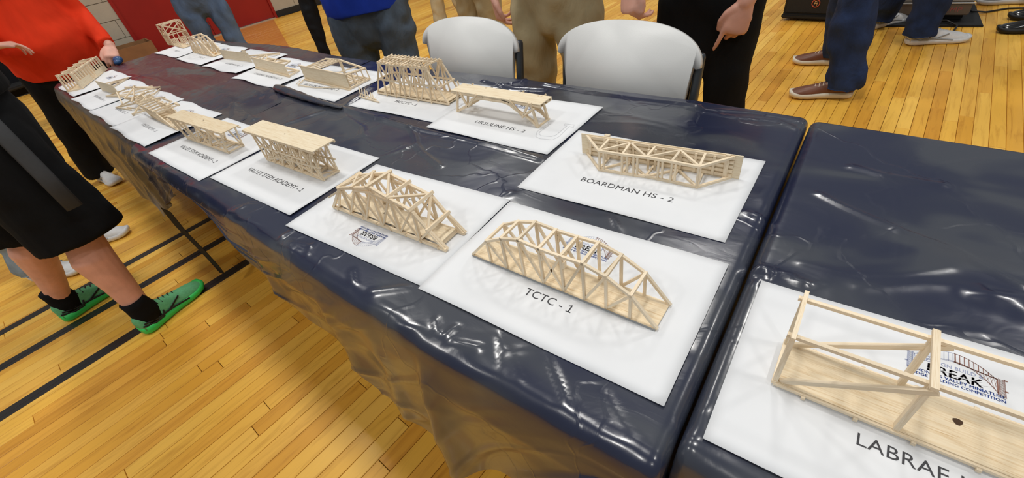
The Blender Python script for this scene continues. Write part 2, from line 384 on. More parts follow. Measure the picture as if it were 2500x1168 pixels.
g = G(); wbox(g, D0, D1, 0, .012, -.1, .05); g.obj('threshold', 'trimmetal', dr)
g = G(); wbox(g, D0 + .1, D0 + .95, .98, 1.03, .0, .03); wbox(g, D1 - .95, D1 - .1, .98, 1.03, .0, .03); g.obj('push_bar', 'steel', dr)
# ---------------------------------------------------------------- tables
def folding_table(x0, x1, y0, y1, label, rot=0):
    r = root('folding_table', ((x0 + x1) / 2, (y0 + y1) / 2, 0), label, 'table', 'folding tables under the plastic covers')
    g = G(); g.box((x0, y0, .705), (x1, y1, .7335)); t = g.obj('tabletop', 'white_plastic', r)
    for x in (x0 + .32, x1 - .22):
        for y in (y0 + .26, y1 - .12):
            g = G(); g.tube([(x, y, .0), (x, y, .705)], .0125, n=10, round_=False); g.obj('leg', 'steel', r, True)
        g = G(); g.tube([(x, y0 + .12, .6), (x, y1 - .12, .6)], .009, n=8, round_=False); g.obj('crossbar', 'steel', r, True)
    return r
folding_table(-1.84, -.012, .012, .79, 'long folding table under the navy cover that carries the front papers')
folding_table(-3.67, -1.90, .16, .93, 'long folding table at the orange-shirted person, under the thin maroon-patched cover')
folding_table(.068, 1.9, .02, .72, 'long folding table at right, separated from the others by a dark gap')
# papers: name -> (bl x, bl y, angle deg, text, text centre x, y in paper frame, text width, flipped, z step)
PL, PS = .432, .279
PAPERS = [
 ('LABRAE HS - 1', .050, -.014, .16, .138, 0, 0, 'white paper sheet printed LABRAE HS, nearest the camera at the right table'),
 ('TCTC - 1', -.432, -.001, .15, .087, 0, 1, 'white paper sheet printed TCTC - 1 under the arched truss bridge'),
 ('MCCTC - 2', -.862, -.004, 1.3, .13, 1, 0, 'white paper sheet lying upside down with its logo toward the table edge'),
 ('VALLEY STEM ACADEMY - 1', -1.320, .026, -.25, .281, 0, 0, 'white paper sheet under the nearer of the two VALLEY STEM ACADEMY bridges'),
 ('VALLEY STEM ACADEMY - 2', -1.767, .013, -1.5, .281, 0, 0, 'white paper sheet under the farther of the two VALLEY STEM ACADEMY bridges'),
 ('BOARDMAN HS - 2', -.452, .331, -.25, .199, 0, 0, 'white paper sheet printed BOARDMAN HS - 2'),
 ('URSULINE HS - 2', -.894, .490, -2.0, .178, 0, 1, 'white paper sheet printed URSULINE HS - 2 with a pencilled U'),
 ('MCCTC - 1', -1.321, .528, -.6, .108, 0, 0, 'white paper sheet printed MCCTC - 1 under the tall caged bridge'),
 ('URSULINE HS - 1', -2.275, .045, -2.6, .17, 0, 0, 'white paper sheet printed URSULINE HS - 1 under the ladder-like bridge'),
 ('LABRAE HS - 2', -2.70, .078, -3.0, .158, 0, 1, 'white paper sheet under the collapsed heap of sticks, text ending in HS - 2'),
 ('BOARDMAN HS - 1', -3.12, .108, -3.4, .199, 0, 2, 'white paper sheet under the split stick and upright board, front row of the far table'),
 ('TCTC - 2', -3.585, .150, -3.0, .09, 0, 0, 'white paper sheet at the near corner of the far table end, under the slotted bridge'),
 ('JACKSON MILTON HS - 2', -1.845, .545, -1.2, .245, 0, 0, 'white paper sheet printed JACKSON MILTON HS - 2'),
 ('CARDINAL MOONEY HS - 2', -2.305, .575, -3.4, .27, 0, 0, 'white paper sheet printed CARDINAL MOONEY HS - 2'),
 ('BOARDMAN HS - 1', -2.762, .638, -3.3, .199, 0, 1, 'white paper sheet left of CARDINAL MOONEY, under the upright thin board'),
 ('TCTC - 3', -3.24, .672, -3.2, .09, 0, 0, 'white paper sheet under the hooped bridge in the back row'),
 ('MCCTC - 3', -3.69, .715, -3.2, .11, 0, 0, 'white paper sheet at the far back corner of the table, under the upright tower truss'),
]
def rect_mask(x, y, pad=.02):
    k = np.zeros_like(x)
    for p in PAPERS:
        a = math.radians(p[3]); dx, dy = x - p[1], y - p[2]; u = dx * math.cos(a) + dy * math.sin(a); v = -dx * math.sin(a) + dy * math.cos(a)
        d = np.maximum(np.maximum(-u, u - PL), np.maximum(-v, v - PS)); k = np.maximum(k, np.clip(1 - d / pad, 0, 1))
    return k
# creases of the film given as picture points on the table plane: (points, height, width)
CREASES = [
  ([(800, 256), (830, 262), (880, 276), (1000, 309), (1100, 330), (1200, 353), (1320, 378)], .007, .009),
 ([(1000, 309), (1012, 330), (1016, 350), (1030, 370), (1075, 405)], .004, .006), ([(830, 262), (845, 285), (885, 310), (890, 330)], .003, .007),
 ([(860, 400), (940, 380), (1010, 352)], .0025, .006), ([(1180, 345), (1240, 366), (1330, 392)], .006, .007), ([(1210, 345), (1330, 375)], .006, .006),
 ([(1680, 262), (1780, 282), (1900, 292), (1960, 320)], .0018, .005), ([(1560, 248), (1700, 262), (1850, 272), (1960, 295)], .0016, .006),
 ([(1330, 205), (1430, 222), (1560, 240), (1700, 256)], .006, .008), ([(1180, 195), (1250, 215), (1330, 218)], .006, .010), ([(1185, 215), (1260, 200), (1300, 190)], .005, .007),
 ([(660, 598), (690, 575), (715, 560)], .005, .005), ([(660, 598), (700, 590), (760, 600)], .003, .005), ([(1060, 850), (1070, 815), (1062, 780)], .003, .005), ([(1060, 850), (1110, 838), (1170, 850)], .004, .006), ([(1060, 850), (1140, 880), (1240, 935), (1340, 1000)], .003, .005), ([(1060, 850), (1020, 820), (980, 800)], .003, .005), ([(870, 732), (920, 760), (980, 800)], .003, .005), ([(870, 732), (840, 700), (800, 675)], .003, .005), ([(1230, 860), (1290, 850), (1310, 850)], .002, .006), ([(1480, 960), (1520, 1040), (1560, 1080)], .0015, .005), ([(740, 640), (760, 600), (770, 590)], .002, .005), ([(560, 520), (600, 500), (640, 500)], .002, .006), ([(1060, 850), (1085, 822), (1110, 800)], .004, .005), ([(870, 732), (862, 690), (858, 660)], .003, .005), ([(870, 732), (905, 712), (1000, 700)], .003, .006),
 ([(1215, 800), (1225, 870), (1240, 970)], .002, .005), ([(1215, 800), (1260, 900), (1310, 1000)], .002, .005), ([(1330, 858), (1370, 950), (1420, 1100)], .003, .005),
 ([(1800, 510), (1840, 522), (1880, 540)], .004, .007), ([(1490, 520), (1505, 550), (1518, 570)], .003, .004), ([(700, 300), (760, 280), (790, 272)], .004, .010),
 ([(560, 198), (620, 190), (700, 200)], .004, .012), ([(420, 180), (480, 200), (560, 240), (620, 290)], .005, .012), ([(330, 190), (420, 165), (520, 170)], .004, .012), ([(480, 165), (560, 185), (640, 230)], .004, .01),
 ([(300, 180), (380, 190), (470, 230)], .004, .01), ([(880, 180), (900, 215), (850, 255)], .008, .015), ([(1180, 500), (1250, 470)], .002, .006),
 ([(2000, 470), (2060, 500), (2200, 560), (2340, 610), (2500, 700)], .003, .006), ([(2080, 405), (2160, 425), (2300, 450)], .003, .008), ([(1830, 655), (1900, 665), (1960, 690)], .006, .008),
 ([(1900, 700), (1860, 650), (1830, 660)], .004, .006), ([(1850, 650), (1880, 680), (1960, 695), (2010, 690)], .003, .004), ([(1840, 690), (1880, 672), (1940, 672)], .003, .004), ([(1960, 640), (2060, 665), (2200, 668), (2320, 650)], .002, .007), ([(2060, 760), (2240, 800), (2400, 812)], .0015, .006), ([(2100, 700), (2250, 690), (2400, 700)], .002, .01), ([(2430, 735), (2470, 745), (2500, 760)], .006, .02), ([(2380, 720), (2500, 730)], .004, .012),
 ([(1712, 1000), (1770, 1080), (1840, 1168)], .003, .006), ([(1660, 1040), (1750, 1168)], .003, .006),
]
CW = [([at(*p) for p in pts], h, wd_) for pts, h, wd_ in CREASES]
def seg_d(x, y, P):
    d = np.full_like(x, 9.)
    for a, b in zip(P[:-1], P[1:]):
        ax, ay, bx, by = a.x, a.y, b.x, b.y; L2 = (bx - ax) ** 2 + (by - ay) ** 2 + 1e-9
        t = np.clip(((x - ax) * (bx - ax) + (y - ay) * (by - ay)) / L2, 0, 1); d = np.minimum(d, np.hypot(x - ax - t * (bx - ax), y - ay - t * (by - ay)))
    return d
def film_z(x, y, seed, amp=1.0):
    z = .0022 * fbm(x * 4 + 2 * fbm(x * 2, y * 2, 5), y * 5, seed, 2) * 2 * amp
    r = 1 - np.abs(fbm(x * 4 + y * 3 + fbm(x * 3, y * 3, 9) * 3, y * 7 - x * 2, seed + 20, 2) * 7); m_ = np.clip(vnoise(x * 3 + 5, y * 4, seed + 77) * 2.2 - .7, 0, 1); z = z + .0016 * np.clip(r, 0, 1) ** 3 * amp * m_
    if amp > 1.2: r2 = 1 - np.abs(fbm(x * 14 + 2 * fbm(x * 5, y * 5, 3), y * 20 + x * 9, seed + 40, 2) * 4); z = z + .0022 * np.clip(r2, 0, 1) ** 3
    for P, h, wd_ in CW:
        d = seg_d(x, y, P); z = z + h * np.exp(-(d / wd_) ** 2)
    k = rect_mask(x, y); return z * (1 - k) + np.clip(z, -.0014, .0006) * k
def interp(x, pts): return np.interp(x, [p[0] for p in pts], [p[1] for p in pts])
def grid_faces(nx, ny): return [(i * ny + j, (i + 1) * ny + j, (i + 1) * ny + j + 1, i * ny + j + 1) for i in range(nx - 1) for j in range(ny - 1)]
def cover(name, mat, xs, yn, yf, near_len, far_len, fold, seed, amp, x_lo_drop, x_hi_drop, dy=.006, label='', group=None, zoff=0):
    """film cover: one sheet from the far hem over the top to the near hem, ends turned down"""
    RN = .032; nt = int(.9 / dy); cols = []
    xs = np.array(xs); YN = interp(xs, yn); YF = interp(xs, yf); LN = near_len(xs); LF = far_len(xs); F = fold(xs)
    rows = []                                # each row: arrays x,y,z
    base = TOP - .0025 + zoff
    for k in range(14, 0, -1):               # far hem
        s = k / 14; rows.append((xs, YF - .005 + .004 * np.sin(xs * 12 + s * 2) * s, base - .007 - s * LF))
    for a in (60, 30): q = math.radians(a); rows.append((xs, YF - .012 + .007 * math.sin(q) , base - .007 + .007 * math.cos(q)))
    for k in range(nt + 1):
        f = k / nt; y = (YF - .012) * (1 - f) + (YN + RN) * f; rows.append((xs, y, base + film_z(xs, y, seed, amp)))
    for a in (15, 30, 45, 60, 75):
        q = math.radians(a); rows.append((xs, YN + RN - RN * math.sin(q) - F * .02 * q, base - RN * (1 - math.cos(q)) + .006 * fbm(xs * 11, xs * 0 + a * .02, 3) * math.sin(q) + .004 * np.clip(1 - np.abs(fbm(xs * 8 + a * .01, xs * 0 + 3, 44, 2) * 9), 0, 1)))
    nn = 46
    for k in range(nn + 1):
        s = k / nn; depth = s * np.maximum(LN - RN, .004)
        wr = .016 * fbm(xs * 5 + s * 1.6, s * 1.6 + xs * 0, seed + 3, 2) + .003 * (np.clip(1 - np.abs(fbm(xs * 11 + s * 4, s * 2.2 + xs * 3, seed + 8, 2) * 7), 0, 1)) ** 2
        rows.append((xs, YN - .002 - F * (.35 + .65 * s) * np.clip(depth / .1, 0, 1) - np.clip(depth / .05, 0, 1) * (wr * 1.6 + .010), base - RN - depth + wr * .2))
    X, Y, Z = [np.stack([np.broadcast_to(r[k], xs.shape) for r in rows], 1) for k in range(3)]
    # ends turn down
    x0, x1 = xs[0], xs[-1]; R = .018
    for end, drop in ((0, x_lo_drop), (1, x_hi_drop)):
        if drop:
            d = (x1 - X) if end else (X - x0); t = np.clip((drop + R - d) / (drop + R), 0, 1); arc = (drop + R) * t
            ang = np.clip(arc / R, 0, math.pi / 2); down = R * (1 - np.cos(ang)) + np.clip(arc - R * math.pi / 2, 0, 9); out = R * np.sin(ang)
            edge = (x1 - drop - R)  if end else (x0 + drop + R); sgn = 1 if end else -1
            X = np.where(t > 0, edge + sgn * out, X); Z = np.where(t > 0, Z - down * np.where(Z > base - .03, 1, .5), Z)
    v = np.stack([X.ravel(), Y.ravel(), Z.ravel()], 1)
    me = bpy.data.meshes.new(name); f = grid_faces(X.shape[0], X.shape[1]); me.from_pydata(v.tolist(), [], [q[::-1] for q in f]); me.update(); me.shade_smooth()
    o = link(name, me, mat); tagm(o, label, 'tablecloth', group); return o
def pleats(pts):
    def f(x):
        r = x * 0
        for c, h, a, b in pts: r = r + np.where(x > c, h * np.exp(-((x - c) / b) ** 2), h * np.exp(-((x - c) / a) ** 2))
        return r + .008 * (1 + np.sin(x * 21 + np.sin(x * 7) * 2)) * .5
    return f
NY_MAIN = [(-1.95, -.004), (-1.5, -.030), (-1.02, -.054), (-.6, -.078), (-.32, -.088), (.02, -.084), (.3, -.08)]
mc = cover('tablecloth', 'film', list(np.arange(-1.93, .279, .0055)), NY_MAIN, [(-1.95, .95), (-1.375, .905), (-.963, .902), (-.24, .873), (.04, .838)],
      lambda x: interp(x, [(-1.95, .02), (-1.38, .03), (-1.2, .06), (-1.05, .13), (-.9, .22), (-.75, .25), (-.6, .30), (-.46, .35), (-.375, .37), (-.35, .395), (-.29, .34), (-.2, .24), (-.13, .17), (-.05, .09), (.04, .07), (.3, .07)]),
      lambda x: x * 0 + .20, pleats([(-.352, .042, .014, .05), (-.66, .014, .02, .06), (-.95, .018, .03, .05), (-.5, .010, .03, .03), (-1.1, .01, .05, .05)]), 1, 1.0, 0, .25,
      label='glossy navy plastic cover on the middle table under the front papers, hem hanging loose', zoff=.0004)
def farlen(x): return interp(x, [(-3.8, .52), (-2.95, .55), (-2.6, .54), (-2.15, .34), (-1.85, .2), (-1.6, .1)])
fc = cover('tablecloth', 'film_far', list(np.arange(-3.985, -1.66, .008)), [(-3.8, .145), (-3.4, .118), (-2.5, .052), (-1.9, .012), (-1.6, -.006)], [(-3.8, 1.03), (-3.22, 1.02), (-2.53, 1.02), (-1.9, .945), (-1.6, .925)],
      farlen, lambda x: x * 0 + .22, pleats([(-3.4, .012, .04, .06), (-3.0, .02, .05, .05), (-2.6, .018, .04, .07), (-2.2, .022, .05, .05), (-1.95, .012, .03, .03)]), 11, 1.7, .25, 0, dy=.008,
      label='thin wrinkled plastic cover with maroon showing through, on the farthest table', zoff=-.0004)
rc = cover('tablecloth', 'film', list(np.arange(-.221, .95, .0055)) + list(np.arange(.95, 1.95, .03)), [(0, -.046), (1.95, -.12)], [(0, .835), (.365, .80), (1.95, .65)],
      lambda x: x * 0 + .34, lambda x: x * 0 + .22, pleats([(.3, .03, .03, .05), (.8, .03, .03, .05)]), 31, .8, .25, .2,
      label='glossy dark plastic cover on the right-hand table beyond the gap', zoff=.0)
g = G(); P = [at(px_, py_, TOP + .008) for px_, py_ in ((676, 214), (700, 222), (730, 232), (765, 245), (800, 254), (832, 263))]
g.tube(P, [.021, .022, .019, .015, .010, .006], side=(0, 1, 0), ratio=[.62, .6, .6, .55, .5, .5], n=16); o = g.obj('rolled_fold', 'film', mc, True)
q = o.modifiers.new('sub', 'SUBSURF'); q.levels = q.render_levels = 2
t_ = bpy.data.textures.new('crumple', 'CLOUDS'); t_.noise_scale = .03; q = o.modifiers.new('crumple', 'DISPLACE'); q.texture = t_; q.strength = .008; q.texture_coords = 'GLOBAL'
# loose strip that dangles from the far cover
A = at(409, 527, .37); g = G(); P = [(-2.12, -.015, .42), (-2.09, -.02, .33), (-2.03, -.018, .24), (-1.99, -.018, .16), (-1.985, -.018, .10)]; Wd = [.05, .055, .05, .035, .008]
for s in (0, .0015):
    k = len(g.v)
    for p, w_ in zip(P, Wd): g.v += [(p[0] - w_ * .5, p[1] + s, p[2]), (p[0] + w_ * .5, p[1] + s + .012, p[2] - .02)]
    g.f += [(k + 2 * i, k + 2 * i + 1, k + 2 * i + 3, k + 2 * i + 2) for i in range(4)]
link('loose_strip', g.mesh('loose_strip', True), 'black', fc)
g = G(); pts = [(-.2, .0, .43), (.1, .005, .43), (.6, .01, .43)]
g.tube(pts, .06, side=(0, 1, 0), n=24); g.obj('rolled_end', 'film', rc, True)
# ---------------------------------------------------------------- printed papers
TXT = {}
def text_geo(s):
    if s in TXT: return TXT[s]
    c = bpy.data.curves.new('t', 'FONT'); c.body = s; c.resolution_u = 3; c.size = 1; c.space_character = 1.04
    o = bpy.data.objects.new('t', c); COL.objects.link(o); dg = bpy.context.evaluated_depsgraph_get(); me = bpy.data.meshes.new_from_object(o.evaluated_get(dg))
    v = np.array([q.co[:] for q in me.vertices]); f = [tuple(p.vertices) for p in me.polygons]
    bpy.data.objects.remove(o); bpy.data.curves.remove(c); bpy.data.meshes.remove(me)
    if s.endswith('1'):      # give the figure one its flag and foot
        X1 = v[:, 0].max(); T1 = v[:, 1].max(); W1 = .09; n0 = len(v)
        add = [(X1 - W1 - .17, T1 - .20), (X1 - W1 - .17, T1 - .11), (X1 - .02, T1), (X1 - .06, T1 - .10), (X1 - W1 - .16, 0), (X1 + .14, 0), (X1 + .14, .07), (X1 - W1 - .16, .07)]
        v = np.vstack([v, [(a, b, 0) for a, b in add]]); f = f + [(n0, n0 + 3, n0 + 2, n0 + 1), (n0 + 4, n0 + 5, n0 + 6, n0 + 7)]
    lo, hi = v.min(0), v.max(0); v = v - np.array([(lo[0] + hi[0]) / 2, 0, 0]); TXT[s] = (v, f, hi[0] - lo[0], hi[1]); return TXT[s]
def thicken(g_, v, f, z, mi=0): g_.add([(a[0], a[1], z) for a in v], f, mi)
def line(g_, pts, w_, z, mi=0):
    for a, b in zip(pts[:-1], pts[1:]):
        d = Vector((b[0] - a[0], b[1] - a[1])); L = d.length
        if L < 1e-7: continue
        n = Vector((-d.y, d.x)) / L * w_ / 2; e = d / L * w_ * .3
        g_.add([(a[0] - n.x - e.x, a[1] - n.y - e.y, z), (b[0] - n.x + e.x, b[1] - n.y + e.y, z), (b[0] + n.x + e.x, b[1] + n.y + e.y, z), (a[0] + n.x - e.x, a[1] + n.y - e.y, z)], [(0, 1, 2, 3)], mi)
def logo_mesh():
    """arch bridge half drawn, half coloured, over DESIGN BUILD & BREAK and two blue lines; centred, 88 mm wide"""
    g_ = G(); Z = .0
    top = lambda x: .030 - .020 * (x / .036) ** 2; low = lambda x: .0135 - .026 * (abs(x) / .036) ** 2.2 + .006
    deck = lambda x: .0165 - .0055 * abs(x) / .036
    for sgn, mi, w0, w1 in ((-1, 3, .0004, .0004), (1, 2, .0007, .0012)):
        xs = [sgn * .0365 * i / 16 for i in range(17)]
        line(g_, [(x, top(x)) for x in xs], w0, Z, mi); line(g_, [(x, deck(x)) for x in xs], w1, Z, mi); line(g_, [(x, low(x) - .002) for x in xs], w0, Z, mi)
        for i in range(0, 9): x = sgn * (.001 + .0365 * i / 9); line(g_, [(x, deck(x)), (x, top(x))], w0 if i else w1, Z, mi)
        for i in range(5, 12):
            x, x2 = sgn * .0365 * i / 12, sgn * .0365 * (i + 1) / 12; line(g_, [(x, deck(x)), (x2, low(x2) - .002)], .00025, Z, mi); line(g_, [(x2, deck(x2)), (x, low(x) - .002)], .00025, Z, mi)
        line(g_, [(sgn * .0365, deck(.036)), (sgn * .0365, -.011)], w1, Z, mi)
        for i in range(16): a = .012 - i * .0016; line(g_, [(sgn * .0375, a), (sgn * .0425, a - .0008)], .0004, Z, mi); line(g_, [(sgn * .0425, a), (sgn * .0375, a - .0008)], .0003, Z, mi)
        line(g_, [(sgn * .0378, .0135), (sgn * .0378, -.0135)], .0003, Z, mi); line(g_, [(sgn * .0428, .0135), (sgn * .0428, -.0135)], .0003, Z, mi)
        for y in (.012, -.004): line(g_, [(sgn * .0425, y), (sgn * .0445, y)], .0016, Z, mi)
    def put(s, wid, cy, mi, h=None, cx=0, shear=0):
        v, f, L, H = text_geo(s); k = wid / L; ky = (h / H) if h else k; v2 = [(a[0] * k + cx + shear * a[1] * ky, a[1] * ky + cy, 0) for a in v]; g_.add([(a[0], a[1], Z) for a in v2], f, mi); return v2, f
    put('DESIGN BUILD &', .050, .0040, 3, .0052)
    for dx in (-.0004, 0, .0004): put('BREAK', .048, -.0095, 4, .0115, dx, .06)
    for k in range(7): x = -.024 + k * .0075; line(g_, [(x, -.0066 + .0012 * (k % 3)), (x + .010, -.0036 + .0012 * (k % 3))], .0007, .00008, 5)
    for dx in (-.00015, .00015):
        put('MAHONING VALLEY MINIATURE', .084, -.0150, 1, .0042, dx); put('BRIDGE BUILDING COMPETITION', .084, -.0205, 1, .0038, dx)
    return g_
LG = logo_mesh(); LOGO = LG.mesh('printed_logo', mats=['ink', 'ink_blue', 'ink_brown', 'ink_grey', 'ink_black', 'paper'])
PZ = {}
for i, (s, bx, by, an, tw, flip, st, lab) in enumerate(PAPERS):
    a = math.radians(an); z0 = TOP - .0006 + st * .0006; far = bx < -1.9
    ux, uy = Vector((math.cos(a), math.sin(a), 0)), Vector((-math.sin(a), math.cos(a), 0))
    nxg, nyg = 25, 17; v = []; amp = .006 if far else .0022; rs = np.random.RandomState(i)
    ph = rs.rand(6) * 6.28
    for p in range(nxg):
        for q in range(nyg):
            u, w_ = PL * p / (nxg - 1), PS * q / (nyg - 1); e = max(abs(u / PL - .5), abs(w_ / PS - .5)) * 2; k = max(0, (e - .72) / .28) ** 2
            lift = k * amp * (.5 + .5 * math.sin(u * 17 + ph[0] + w_ * 9) * math.sin(w_ * 19 + ph[1]))
            sway = k * (.004 if far else .0004) * math.sin(u * 22 + ph[2]) 
            P = Vector((bx, by, z0 + lift)) + ux * u + uy * (w_ + sway); v.append(P - Vector((bx, by, z0)))
    me = mesh('paper_sheet', v, grid_faces(nxg, nyg), True); o = link('paper_sheet', me, 'paper'); o.location = (bx, by, z0)
    md = o.modifiers.new('thickness', 'SOLIDIFY'); md.thickness = .0002; md.offset = -1
    tagm(o, lab, 'paper sign', 'papers under the model bridges'); PZ[i] = z0
    def child(nm, me, cx, cy, rz, mat=None):
        mm = Matrix.Translation(Vector((bx, by, z0 + .00035)) + ux * cx + uy * cy) @ Matrix.Rotation(a + rz, 4, 'Z'); return link(nm, me, mat, o, mm)
    tv, tf, L, Hh = text_geo(s); k = tw / L; g = G(); g.add([(q[0] * k, q[1] * .0150 / Hh, 0) for q in tv], tf)
    cy = .075 if not flip else PS - .072
    ck = .26
    child('printed_text', g.mesh('printed_text'), PL / 2 - (.011 if i == 0 else 0), cy, math.pi if flip else 0, 'ink_faint' if bx < -2 else 'ink')
    child('printed_logo', LOGO, PL / 2 - (0 if not flip else -.006), (PS - .058) if not flip else .055, math.pi if flip else 0)
    if s == 'URSULINE HS - 2':
        g = G(); q = [(1350, 298), (1337, 297), (1340, 302), (1311, 322), (1308, 334), (1318, 339), (1349, 342), (1365, 334), (1390, 309), (1400, 312), (1402, 305), (1379, 303), (1378, 307), (1384, 308), (1358, 330), (1345, 334), (1322, 332), (1316, 328), (1318, 322), (1344, 303), (1350, 303)]
        loc = []
        for t in q:
            w_ = at(*t) - Vector((bx, by, TOP)); loc.append((w_.dot(ux), w_.dot(uy)))
        line(g, loc, .0006, 0); mm = Matrix.Translation(Vector((bx, by, z0 + .0006))) @ Matrix.Rotation(a, 4, 'Z'); link('pencil_drawing', g.mesh('pencil_drawing'), 'pencil', o, mm)
# ---------------------------------------------------------------- balsa bridges
def crop(x0, y0, s): return lambda t: (x0 + t[0] / s, y0 + t[1] / s)
class Bridge:
    """local frame: u along the near side, v away from the camera, h up, built on the paper"""
    def __init__(s, nl, nr, width, label, cat='model bridge', mat='balsa', z=TOP + .0012, th=.0048, grp='balsa wood model bridges'):
        s.nl = Vector((nl[0], nl[1], z)); d = Vector((nr[0] - nl[0], nr[1] - nl[1], 0)); s.L = d.length; s.u = d.normalized(); s.v = Vector((-s.u.y, s.u.x, 0)); s.w = width
        s.r = root('balsa_bridge', (nl[0], nl[1], z), label, cat, grp); s.mat = mat; s.th = th; s.rnd = random.Random(int(abs(nl[0] * 1000)))
    def P(s, u, v, h): return s.nl + s.u * u + s.v * v + Vector((0, 0, h))
    def st(s, kind, a, b, th=None, j=0, mat=None, side=None, t2=None):
        th = th or s.th; a = s.P(*a); b = s.P(*b)
        if j:
            q = lambda: Vector((s.rnd.uniform(-j, j), s.rnd.uniform(-j, j), s.rnd.uniform(-j, j) * .6)); a = a + q(); b = b + q()
        return stick(kind, a, b, s.r, th, t2 or th, side or s.v, mat or s.mat)
    def deck(s, u0, u1, v0, v1, h0, h1, mat='deck', wave=0, name='deck', hole=None, n=14):
        g = G(); nu = n if wave else 2; nv = 6 if wave else 2; V = []
        for lay in (h1, h0):
            for i in range(nu):
                for k in range(nv):
                    u = u0 + (u1 - u0) * i / (nu - 1); v = v0 + (v1 - v0) * k / (nv - 1)
                    V.append(s.P(u, v, lay + (wave * math.sin(u * 70 + v * 30) * (.6 + .4 * math.sin(u * 31)) if wave else 0)))
        F = [(i * nv + k, (i + 1) * nv + k, (i + 1) * nv + k + 1, i * nv + k + 1) for i in range(nu - 1) for k in range(nv - 1)]; N = nu * nv
        F += [tuple(q + N for q in f[::-1]) for f in F]
        rim = [i * nv for i in range(nu)] + [(nu - 1) * nv + k for k in range(1, nv)] + [i * nv + nv - 1 for i in range(nu - 2, -1, -1)] + [k for k in range(nv - 2, 0, -1)]
        F += [(rim[i], rim[i] + N, rim[(i + 1) % len(rim)] + N, rim[(i + 1) % len(rim)]) for i in range(len(rim))]
        ob = Matrix.Identity(4)
        for a_, q in enumerate((s.u, s.v, Vector((0, 0, 1)))):
            for b_ in range(3): ob[b_][a_] = q[b_]
        ob.translation = s.P(u0, v0, h0); inv = ob.inverted(); o = link(name, mesh(name, [inv @ q for q in V], F, False), mat, s.r, ob)
        if hole:
            g = G(); c = s.P(hole[0], hole[1], h1 + .0004); r = hole[2]
            g.add([c] + [c + s.u * math.cos(a) * r * (1 + .2 * math.sin(3 * a)) + s.v * math.sin(a) * r for a in [k * math.pi / 5 for k in range(10)]], [(0, k + 1, (k + 1) % 10 + 1) for k in range(10)])
            link('drilled_hole', g.mesh('drilled_hole'), 'hole', s.r)
        return o
# 1 nearest, simple box frame with a thick deck
c = crop(1700, 660, 2.299)
b = Bridge((.101, .094), (.55, .090), .066, 'largest, nearest bridge: open box frame on grainy deck with knot hole, at right edge', mat='balsa_pale', th=.0072)
b.deck(0, .45, 0, .066, .0035, .0065, 'deck', hole=(.163, .040, .0042))
b.st('deck_rail', (0, -.001, .003), (.45, -.001, .003), .004); b.st('deck_rail', (0, .067, .003), (.45, .067, .003), .004)
b.st('end_strip', (-.002, 0, .005), (-.002, .066, .005), .005)
for k in range(9): b.st('cross_strip', (.05 * k + .03, -.004, .0016), (.05 * k + .03, .07, .0016), .004)
H = .090; US = [-.001, .114, .229, .344, .44]
for v in (0, .066):
    vv = v + (.003 if v == 0 else -.003)
    for i, u in enumerate(US): b.st('post', (u, vv, .006), (u, vv, H), .0075, t2=.0055)
    b.st('top_rail', (US[0] - .004, vv, H), (US[-1] + .006, vv, H), .0046)
    b.st('diagonal', (.006, vv, .008), (.118 if v == 0 else .128, vv - .004 if v == 0 else vv, H - .004), .0044, t2=.0062)
    b.st('diagonal', (.335, vv, .008), (.236, vv, H - .004), .0044, t2=.0062)
for u in (US[0], US[1], US[2], US[3]): b.st('cross_brace', (u, -.004, H + .0045), (u, .070, H + .0045), .0062 if u > 0 else .0045, t2=.0042)
# 2 TCTC-1, camelback truss
b = Bridge((-.396, .108), (-.051, .1025), .056, 'arched camelback truss bridge on the TCTC - 1 paper, flat sheet deck, intact', mat='balsa_pale', th=.0045)
b.deck(0, .345, 0, .056, 0, .0022, 'deck', hole=(.176, .028, .0026))
b.deck(0, .345, -.0008, 0, -.0002, .003, 'greyshoe', name='deck_edge')
T = [(.043, .050), (.079, .069), (.116, .080), (.155, .077), (.194, .077), (.231, .079), (.268, .069), (.306, .049)]
B_ = [u for u, h in T]
for v in (.003, .053):
    pts = [(0, .003)] + T + [(.345, .003)]
    for p, q in zip(pts[:-1], pts[1:]): b.st('top_chord', (p[0], v, p[1]), (q[0], v, q[1]))
    for (u, h) in T: b.st('vertical', (u, v, .002), (u, v, h), .0042)
    for i, k in ((0, 1), (1, 2), (2, 3), (3, 4), (4, 3), (5, 4), (6, 5), (7, 6)): b.st('diagonal', (T[i][0], v + .001, T[i][1]), (B_[k], v + .001, .003), .0042)
    for i in (3, 4): b.st('gusset', (T[i][0] + .004, v + .002, T[i][1] - .020), (T[i][0] + .004, v + .002, T[i][1] - .012), .008, t2=.003)
for u, h in T: b.st('cross_brace', (u, .003, h + .001), (u, .053, h + .001), .0045)
